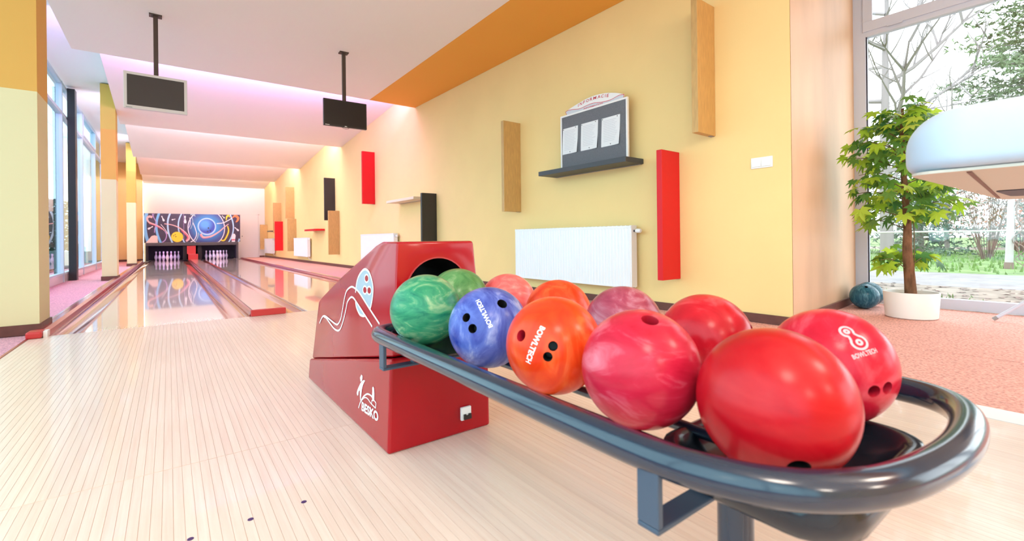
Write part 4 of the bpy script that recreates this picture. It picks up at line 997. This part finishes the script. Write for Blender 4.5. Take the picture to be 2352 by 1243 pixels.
# ------------------------------------------------------------------ console at the right edge
cs = empty('scoring_console', (1.90, -0.15, 0), 0, 'white rounded console shelf at the right edge close to the camera', 'console')
cx0, cx1, cy0, cy1 = 1.285, 2.60, -0.55, 0.315
me = MB().box(cx0 - 1.9, cx1 - 1.9, cy0 + .15, cy1 + .15, 0.885, 1.022)
o = me.build('top_shell', M['console'], cs)
bm = bmesh.new(); bm.from_mesh(o.data)
ve = [e for e in bm.edges if abs(e.verts[0].co.z - e.verts[1].co.z) > 0.05]
bmesh.ops.bevel(bm, geom=ve, offset=0.12, segments=12, affect='EDGES', profile=0.5)
te = [e for e in bm.edges if all(v.co.z > 1.02 for v in e.verts)]
bmesh.ops.bevel(bm, geom=te, offset=0.085, segments=9, affect='EDGES', profile=0.5)
be = [e for e in bm.edges if all(v.co.z < 0.886 for v in e.verts)]
bmesh.ops.bevel(bm, geom=be, offset=0.025, segments=5, affect='EDGES', profile=0.5)
bm.to_mesh(o.data); bm.free()
o.data.polygons.foreach_set('use_smooth', [True] * len(o.data.polygons)); o.data.set_sharp_from_angle(angle=math.radians(40))
bp = MB().prism(rrect(cx0 + 0.02 - 1.9, cx1 - 0.02 - 1.9, cy0 + .17, cy1 + .13, 0.05), lambda p, d: (p[0], p[1], d), 0.878, 0.884).build('underside', M['console_under'], cs)
MB().hexa([(1.33 - 1.9, 0.195 + .15, 0.8760), (2.42 - 1.9, 0.282 + .15, 0.8760), (2.42 - 1.9, 0.290 + .15, 0.8760), (1.33 - 1.9, 0.203 + .15, 0.8760)],
          [(1.33 - 1.9, 0.195 + .15, 0.8779), (2.42 - 1.9, 0.282 + .15, 0.8779), (2.42 - 1.9, 0.290 + .15, 0.8779), (1.33 - 1.9, 0.203 + .15, 0.8779)]).build('groove', M['groove'], cs)
MB().prism(rrect(2.0 - 1.9, 2.33 - 1.9, -0.10 + .15, 0.245 + .15, 0.03), lambda p, d: (p[0], p[1], d), 0.8755, 0.8779).build('slot', M['alu_dark'], cs)
MB().tube([(0.15, -0.32, 0.02), (0.15, -0.32, 0.878)], 0.05, 24).build('pedestal', M['alu'], cs, 40)
MB().lathe([(0.25, 0.0), (0.25, 0.012), (0.2, 0.02), (0.0, 0.02)], 32, (0.15, -0.32, 0.001)).build('foot_plate', M['alu'], cs, 40)

# tripod stand whose leg shows by the window
tp = empty('tripod_stand', (5.72, 0.08, 0), 0, 'grey metal tripod stand by the window, one slanting leg in view', 'tripod stand')
hubz = 0.55
for k, (dx, dy) in enumerate([(-0.073, 0.622), (-0.48, -0.42), (0.36, -0.5)]):
    lg = MB().tube([(dx * 0.05, dy * 0.05, hubz), (dx, dy, 0.016)], 0.0135, 12).build('leg', M['alu'], tp, 40)
    MB().tube([(dx * 0.97, dy * 0.97, 0.033), (dx * 1.01, dy * 1.01, 0.012)], 0.0155, 12).build('rubber_foot', M['grey_plastic'], lg)
MB().tube([(0, 0, 0.45), (0, 0, 1.5)], 0.017, 14).build('pole', M['alu'], tp, 40)
MB().lathe([(0.03, 0.0), (0.03, 0.07), (0.02, 0.08)], 16, (0, 0, 0.51)).build('hub', M['grey_plastic'], tp, 40)

# ------------------------------------------------------------------ potted maple
pl = empty('potted_maple', (5.37, 1.19, 0), 0, 'artificial maple tree in a white pot by the window', 'potted plant')
MB().lathe([(0.0, 0.0), (0.178, 0.0), (0.185, 0.006), (0.200, 0.225), (0.197, 0.230), (0.190, 0.228), (0.184, 0.19), (0.0, 0.19)], 40).build('pot', M['pot'], pl, 40)
MB().lathe([(0.186, 0.0), (0.186, 0.006), (0.0, 0.012)], 30, (0, 0, 0.191)).build('soil', M['soil'], pl)
tr_pts = [(0.0, 0.0, 0.196), (-0.01, 0.005, 0.35), (-0.03, 0.015, 0.60), (-0.03, 0.012, 0.80), (-0.045, 0.02, 1.05), (-0.06, 0.03, 1.35), (-0.07, 0.035, 1.65), (-0.06, 0.03, 1.88)]
MB().tube(smooth_line(tr_pts, 4), [0.046 - 0.036 * (i / 28) for i in range(29)], 14).build('trunk', M['bark'], pl, 60)
MB().tube([(0.03, -0.015, 0.2), (0.028, -0.02, 0.5), (0.01, -0.025, 0.78), (0.0, -0.02, 0.95)], 0.004, 6).build('stem', M['twig'], pl)
def maple_leaf():
    tips = [(-128, 0.45), (-80, 0.78), (-40, 0.93), (0, 1.0), (40, 0.93), (80, 0.78), (128, 0.45)]
    out = []
    for i, (a, r) in enumerate(tips):
        for da, f in ((-10, 0.70), (0, 1.0), (10, 0.70)):
            an = math.radians(a + da); out.append((math.sin(an) * r * f, math.cos(an) * r * f))
        if i < 6:
            an = math.radians((a + tips[i + 1][0]) / 2); rr = 0.42 if i in (0, 5) else 0.48
            out.append((math.sin(an) * rr, math.cos(an) * rr))
    vs = [(0, 0, 0)] + [(x, y + 0.0, -0.30 * (x * x + y * y) + 0.05 * abs(x)) for x, y in out]
    fs = [(0, i + 1, i) for i in range(1, len(out))]
    return vs, fs
lv, lf = maple_leaf()
lme = {}
for key in ('leaf', 'leaf_light'): lme[key] = MB().add(lv, lf).mesh('leaf', M[key], 180)
rnd = random.Random(11)
def trunk_at(z):
    for a, b in zip(tr_pts, tr_pts[1:]):
        if a[2] <= z <= b[2]:
            t = (z - a[2]) / (b[2] - a[2]); return Vector(a).lerp(Vector(b), t)
    return Vector(tr_pts[-1])
def spread(z):   # horizontal reach of the branches at a height
    for (z0, r0), (z1, r1) in zip([(0.40, 0.26), (0.55, 0.30), (0.66, 0.28), (0.78, 0.36), (1.0, 0.44), (1.2, 0.50), (1.45, 0.47), (1.65, 0.36), (1.85, 0.18)], [(0.55, 0.30), (0.66, 0.28), (0.78, 0.36), (1.0, 0.44), (1.2, 0.50), (1.45, 0.47), (1.65, 0.36), (1.85, 0.18), (2.0, 0.10)]):
        if z0 <= z <= z1: return r0 + (r1 - r0) * (z - z0) / (z1 - z0)
    return 0.1
levels = [0.46, 0.50, 0.55] + [0.84 + 0.0335 * i for i in range(31)]
nleaf = 0
for i, z in enumerate(levels):
    low_tier = z < 0.7
    a = i * 2.39996 + 0.4
    if low_tier: a = [math.radians(140), math.radians(-40), math.radians(20)][i]
    base = trunk_at(z - 0.05); rch = spread(z) * rnd.uniform(0.75, 1.08)
    d = Vector((math.cos(a), math.sin(a), 0))
    if d.y > 0: rch = min(rch, 0.40 / max(0.3, d.y))      # keep clear of the wall
    tip = base + d * rch + Vector((0, 0, 0.05 + 0.10 * rnd.random()))
    midp = base.lerp(tip, 0.55) + Vector((0, 0, 0.05))
    br = MB().tube(smooth_line([base, midp, tip], 4), [0.006 - 0.004 * k / 8 for k in range(9)], 5).build('branch', M['twig'], pl)
    nl = 9 if not low_tier else 11
    for k in range(nl):
        t = 0.30 + 0.72 * (k + rnd.random() * 0.6) / nl
        c = base.lerp(midp, min(1, t * 2)) if t < 0.5 else midp.lerp(tip, min(1.08, t * 2 - 1))
        side = Vector((-d.y, d.x, 0)) * rnd.uniform(-0.11, 0.11)
        c = c + side + Vector((0, 0, rnd.uniform(-0.055, 0.05)))
        o = bpy.data.objects.new('leaf', lme['leaf_light' if (rnd.random() < 0.34 or t > 0.86) else 'leaf']); COL.objects.link(o); o.parent = pl
        o.location = c; sc = rnd.uniform(0.085, 0.122); o.scale = (sc, sc, sc)
        yaw = math.atan2(d.y, d.x) - PI / 2 + rnd.uniform(-1.1, 1.1)
        o.rotation_euler = (rnd.uniform(-1.15, -0.1), rnd.uniform(-0.45, 0.45), yaw)
        nleaf += 1
# the further small leaves inside the crown, past what can be told apart singly
fo = MB()
for i in range(110):
    z = rnd.uniform(0.86, 1.88); a = rnd.uniform(0, 2 * PI); d = Vector((math.cos(a), math.sin(a), 0)); rch = spread(z) * rnd.uniform(0.25, 0.98)
    if d.y > 0: rch = min(rch, 0.36 / max(0.3, d.y))
    c = trunk_at(z) + d * rch + Vector((0, 0, rnd.uniform(-.03, .08))); sc = rnd.uniform(0.07, 0.10)
    mt = Matrix.Translation(c) @ Matrix.Rotation(math.atan2(d.y, d.x) - PI / 2 + rnd.uniform(-1.2, 1.2), 4, 'Z') @ Matrix.Rotation(rnd.uniform(-1.2, 0.0), 4, 'X') @ Matrix.Rotation(rnd.uniform(-.5, .5), 4, 'Y') @ Matrix.Scale(sc, 4)
    fo.add([mt @ Vector(v) for v in lv], lf)
fo.build('inner_leaves', M['leaf'], pl, 180)['kind'] = 'stuff'

# ------------------------------------------------------------------ garden beyond the window
GZ = -0.12
def ground(name, x0, x1, m, label):
    return tag(MB().box(x0, x1, -60, 60, GZ - 0.2, GZ).build(name, m), label, None, None, 'structure')
ground('ground_litter', 6.32, 10.3, M['litter'], 'leaf strewn ground just outside the big window')
ground('path_gravel', 10.3, 13.8, M['gravel'], 'pale grey path across the garden')
ground('ground_lawn', 13.8, 34.0, M['lawn'], 'green lawn beyond the path')
ground('ground_far', 34.0, 40.0, M['litter'], 'brown strip beyond the lawn')
ground('ground_far', 40.0, 140.0, M['lawn'], 'park lawn far behind')
tag(MB().box(-60, -1.86, -60, 60, GZ - 0.2, GZ + 0.06).build('ground_terrace', M['terrace']), 'pale terrace outside the left windows', None, None, 'structure')
mb = MB(); rnd = random.Random(3)
for i in range(7000):
    near = i < 1800
    x = rnd.uniform(6.6, 10.2) if near else rnd.uniform(13.9, 30)
    y = rnd.uniform(-6, 4) * (x / 8.0)
    h = rnd.uniform(0.03, 0.07) if near else rnd.uniform(0.05, 0.14); a = rnd.uniform(0, PI); w = 0.012 if near else 0.03
    if near and (math.sin(x * 2.1) * math.cos(y * 1.7) < 0.25): continue
    dx, dy = math.cos(a) * w, math.sin(a) * w
    mb.add([(x - dx, y - dy, GZ), (x + dx, y + dy, GZ), (x + rnd.uniform(-.03, .03), y + rnd.uniform(-.03, .03), GZ + h)], [(0, 1, 2)])
tag(mb.build('grass', M['grass']), 'short grass blades growing on the lawn', 'grass', None, 'stuff')
mb = MB()
for i in range(1500):
    x = rnd.uniform(6.5, 10.3); y = rnd.uniform(-6, 4) * (x / 8.0); s = rnd.uniform(0.02, 0.05); a = rnd.uniform(0, 2 * PI)
    c, s_ = math.cos(a) * s, math.sin(a) * s
    mb.add([(x - c, y - s_, GZ + .004), (x + s_, y - c, GZ + .012), (x + c, y + s_, GZ + .006), (x - s_, y + c, GZ + .016)], [(0, 1, 2, 3)])
tag(mb.build('fallen_leaves', M['shrub_twig']), 'dry fallen leaves on the ground outside the window', 'leaves', None, 'stuff')

fe = empty('garden_fence', (16.2, 1.76, GZ), 0, 'low white post and rail fence across the lawn', 'fence')
for y, zt in ((0.0, 1.9), (6.0, 0.95), (-6.0, 0.95), (12.0, 0.95)):
    p = MB().tube([(0, y, 0), (0.03, y - 0.06, zt)], [0.075, 0.06], 12).build('post', M['fence_white'], fe, 40)
    MB().tube([(0, y, 0), (0.002, y - .003, 0.16)], 0.085, 12).build('post_sleeve', M['shrub_twig'], fe)
MB().tube([(0.02, -7, 0.92), (0.02, 13, 0.92)], 0.022, 8).build('rail', M['fence_white'], fe)
for k in range(3):
    ps = [(-0.05 - .05 * k, -0.20 - 0.06 * k, 0.0 + .1 * k)]
    for j in range(1, 8): ps.append((rnd.uniform(-.1, .06), -0.18 + rnd.uniform(-.13, .12), 0.24 * j))
    MB().tube(smooth_line(ps, 3), 0.010, 5).build('vine', M['shrub_twig'], fe)

def bare_tree(loc, H, r0, label, seed, name='bare_tree', depth=4, lean=0.0, mname='bare_bark', nbr=11, clear=0.16):
    rn = random.Random(seed)
    t = empty(name, loc, 0, label, 'tree', None)
    mb = MB(); tw = MB()
    pts = [Vector((0, 0, 0))]
    for k in range(1, 9): pts.append(Vector((lean * k / 8 + rn.uniform(-.06, .06), rn.uniform(-.06, .06), H * k / 8)))
    mb.tube(pts, [r0 * (1 - 0.9 * k / 8) for k in range(9)], 8)
    def grow_(p, d, L, r, lv):
        q = p; ps = [p]; dd = d.copy()
        for k in range(4):
            dd = (dd + Vector((rn.uniform(-.22, .22), rn.uniform(-.22, .22), rn.uniform(-.06, .2)))).normalized(); q = q + dd * L / 4; ps.append(q)
        tw.tube(ps, [r * (1 - 0.18 * k) for k in range(5)], 5 if lv < 2 else 3, False)
        if lv < depth - 1:
            for k in range(6 if lv < 2 else 4):
                s = ps[rn.randint(1, 4)]; nd = (dd + Vector((rn.uniform(-1, 1), rn.uniform(-1, 1), rn.uniform(-.4, .7)))).normalized()
                grow_(s, nd, L * rn.uniform(0.4, 0.65), r * 0.55, lv + 1)
    for k in range(nbr):
        z = H * (clear + (0.95 - clear) * k / nbr); a = k * 2.4 + rn.random()
        grow_(Vector((lean * z / H, 0, z)), Vector((math.cos(a), math.sin(a), rn.uniform(0.05, .5))).normalized(), H * 0.42 * (1 - 0.6 * z / H), r0 * 0.60 * (1 - 0.7 * z / H), 1)
    mb.build('trunk', M[mname], t, 60); o = tw.build('branches', M[mname], t, 60); o['kind'] = 'stuff'
    return t
bare_tree((20.0, 5.05, GZ), 11.5, 0.21, 'leafless grey tree nearest the left edge of the window view', 5, nbr=15)
bare_tree((27.0, 8.2, GZ), 9.5, 0.13, 'leafless slim tree behind the potted maple', 8)
bare_tree((33.0, 5.8, GZ), 9.0, 0.12, 'leafless tree between the small conifer and the big pine', 21)
def conifer(loc, H, R0, label, seed, mname, z0=0.05, dens=1.0, round_=False):
    rn = random.Random(seed); t = empty('conifer_tree', loc, 0, label, 'tree')
    MB().tube([(0, 0, 0), (0.05, 0.02, H * .5), (0, 0, H * .97)], [R0 * .07, R0 * .045, .01], 8).build('trunk', M['bare_bark'], t, 60)
    mb = MB(); br = MB(); n = int(20 * dens)
    for i in range(n):
        z = H * (z0 + (0.97 - z0) * i / n); rr = R0 * ((1 - (z / H)) ** 0.8 if not round_ else math.sin(PI * min(0.97, 0.12 + 0.85 * z / H)) ** 0.7)
        for k in range(7):
            a = 2 * PI * k / 7 + i * 0.7 + rn.uniform(-.25, .25); L = rr * rn.uniform(0.65, 1.1)
            d = Vector((math.cos(a), math.sin(a), -0.18 if not round_ else 0.12)); p0 = Vector((0, 0, z)); p1 = p0 + d * L
            br.tube([p0, p1], [0.02 * R0 / 2, 0.004], 4, False)
            m = max(3, int(L * 11 * dens))
            for q in range(m):
                c = p0.lerp(p1, 0.2 + 0.8 * q / m) + Vector((rn.uniform(-.14, .14), rn.uniform(-.14, .14), rn.uniform(-.10, .10))) * (0.5 + R0 * 0.3)
                for w_ in range(5):
                    e = Vector((rn.gauss(0, 1), rn.gauss(0, 1), rn.gauss(0, .7))).normalized() * rn.uniform(.12, .26); f = Vector((rn.gauss(0, 1), rn.gauss(0, 1), rn.gauss(0, 1))).normalized() * 0.035
                    mb.add([c - f, c + f, c + e], [(0, 1, 2)])
    br.build('branches', M['bare_bark'], t)['kind'] = 'stuff'
    o = mb.build('foliage', M[mname], t); o['kind'] = 'stuff'
    return t
conifer((26.2, 5.5, GZ), 7.0, 2.3, 'small pointed conifer beyond the lawn, behind the potted maple', 4, 'needles')
conifer((24.5, 1.25, GZ), 11.0, 3.1, 'big loose pine at the right side of the window view', 9, 'needles_warm', 0.22, 1.5, True)
conifer((38.0, 2.5, GZ), 11.0, 3.6, 'pale distant conifer behind the big pine', 12, 'needles', 0.05, 1.0)
def shrub(loc, R0, H, label, seed, tw_m, leaf_m, nst=26, nleaf=500, cat='shrub', name='garden_shrub'):
    rn = random.Random(seed); t = empty(name, loc, 0, label, cat)
    mb = MB(); lf_ = MB()
    for i in range(nst):
        a = rn.uniform(0, 2 * PI); s = rn.uniform(0.2, 1); p = Vector((math.cos(a) * .12, math.sin(a) * .12, 0)); q = Vector((math.cos(a) * R0 * s, math.sin(a) * R0 * s, H * rn.uniform(.6, 1.05)))
        m_ = p.lerp(q, .5) + Vector((0, 0, H * .1)); mb.tube([p, m_, q], [0.014, 0.009, 0.003], 4, False)
        for k in range(5):
            c = m_.lerp(q, rn.random()); e = c + Vector((rn.uniform(-.4, .4), rn.uniform(-.4, .4), rn.uniform(.1, .5))); mb.tube([c, e], [0.006, 0.002], 3, False)
    for i in range(nleaf):
        a = rn.uniform(0, 2 * PI); rr = R0 * math.sqrt(rn.random()); z = H * rn.uniform(.25, 1.0)
        c = Vector((math.cos(a) * rr, math.sin(a) * rr, z)); e = Vector((rn.gauss(0, 1), rn.gauss(0, 1), rn.gauss(0, 1))).normalized() * .07; f = e.orthogonal().normalized() * .04
        lf_.add([c - e, c + f, c + e, c - f], [(0, 1, 2, 3)])
    mb.build('twigs', M[tw_m], t)['kind'] = 'stuff'
    if nleaf: lf_.build('foliage', M[leaf_m], t)['kind'] = 'stuff'
    return t
shrub((22.0, 2.9, GZ), 1.3, 3.0, 'twiggy brown shrub with few leaves behind the fence rail', 31, 'shrub_twig', 'shrub_twig', 46, 300)
shrub((31.0, 3.0, GZ), 2.6, 4.2, 'rust leaved shrub below the big pine', 33, 'shrub_twig', 'rust_leaf', 40, 1500)
shrub((30.0, 6.4, GZ), 2.4, 3.4, 'pale bushy thicket behind the potted maple', 35, 'shrub_twig', 'needles', 40, 1500)
shrub((33.0, 0.2, GZ), 2.4, 3.0, 'grey brown thicket past the lawn at the window edge', 36, 'shrub_twig', 'shrub_twig', 50, 1200)
shrub((-3.6, 20.5, GZ + .06), 1.2, 2.2, 'dark green shrub outside the left windows', 41, 'twig', 'hedge', 30, 4200)
pt = empty('planter', (-2.85, 17.6, GZ + .06), 0, 'round grey green planter outside the left windows', 'planter')
MB().lathe([(0.30, 0.0), (0.34, 0.12)], 28).build('plinth', M['soil'], pt, 40); MB().lathe([(0.40, 0.12), (0.46, 0.55), (0.47, 0.6), (0.42, 0.6), (0.40, 0.5), (0.0, 0.5)], 28).build('bowl', M['planter'], pt, 40)
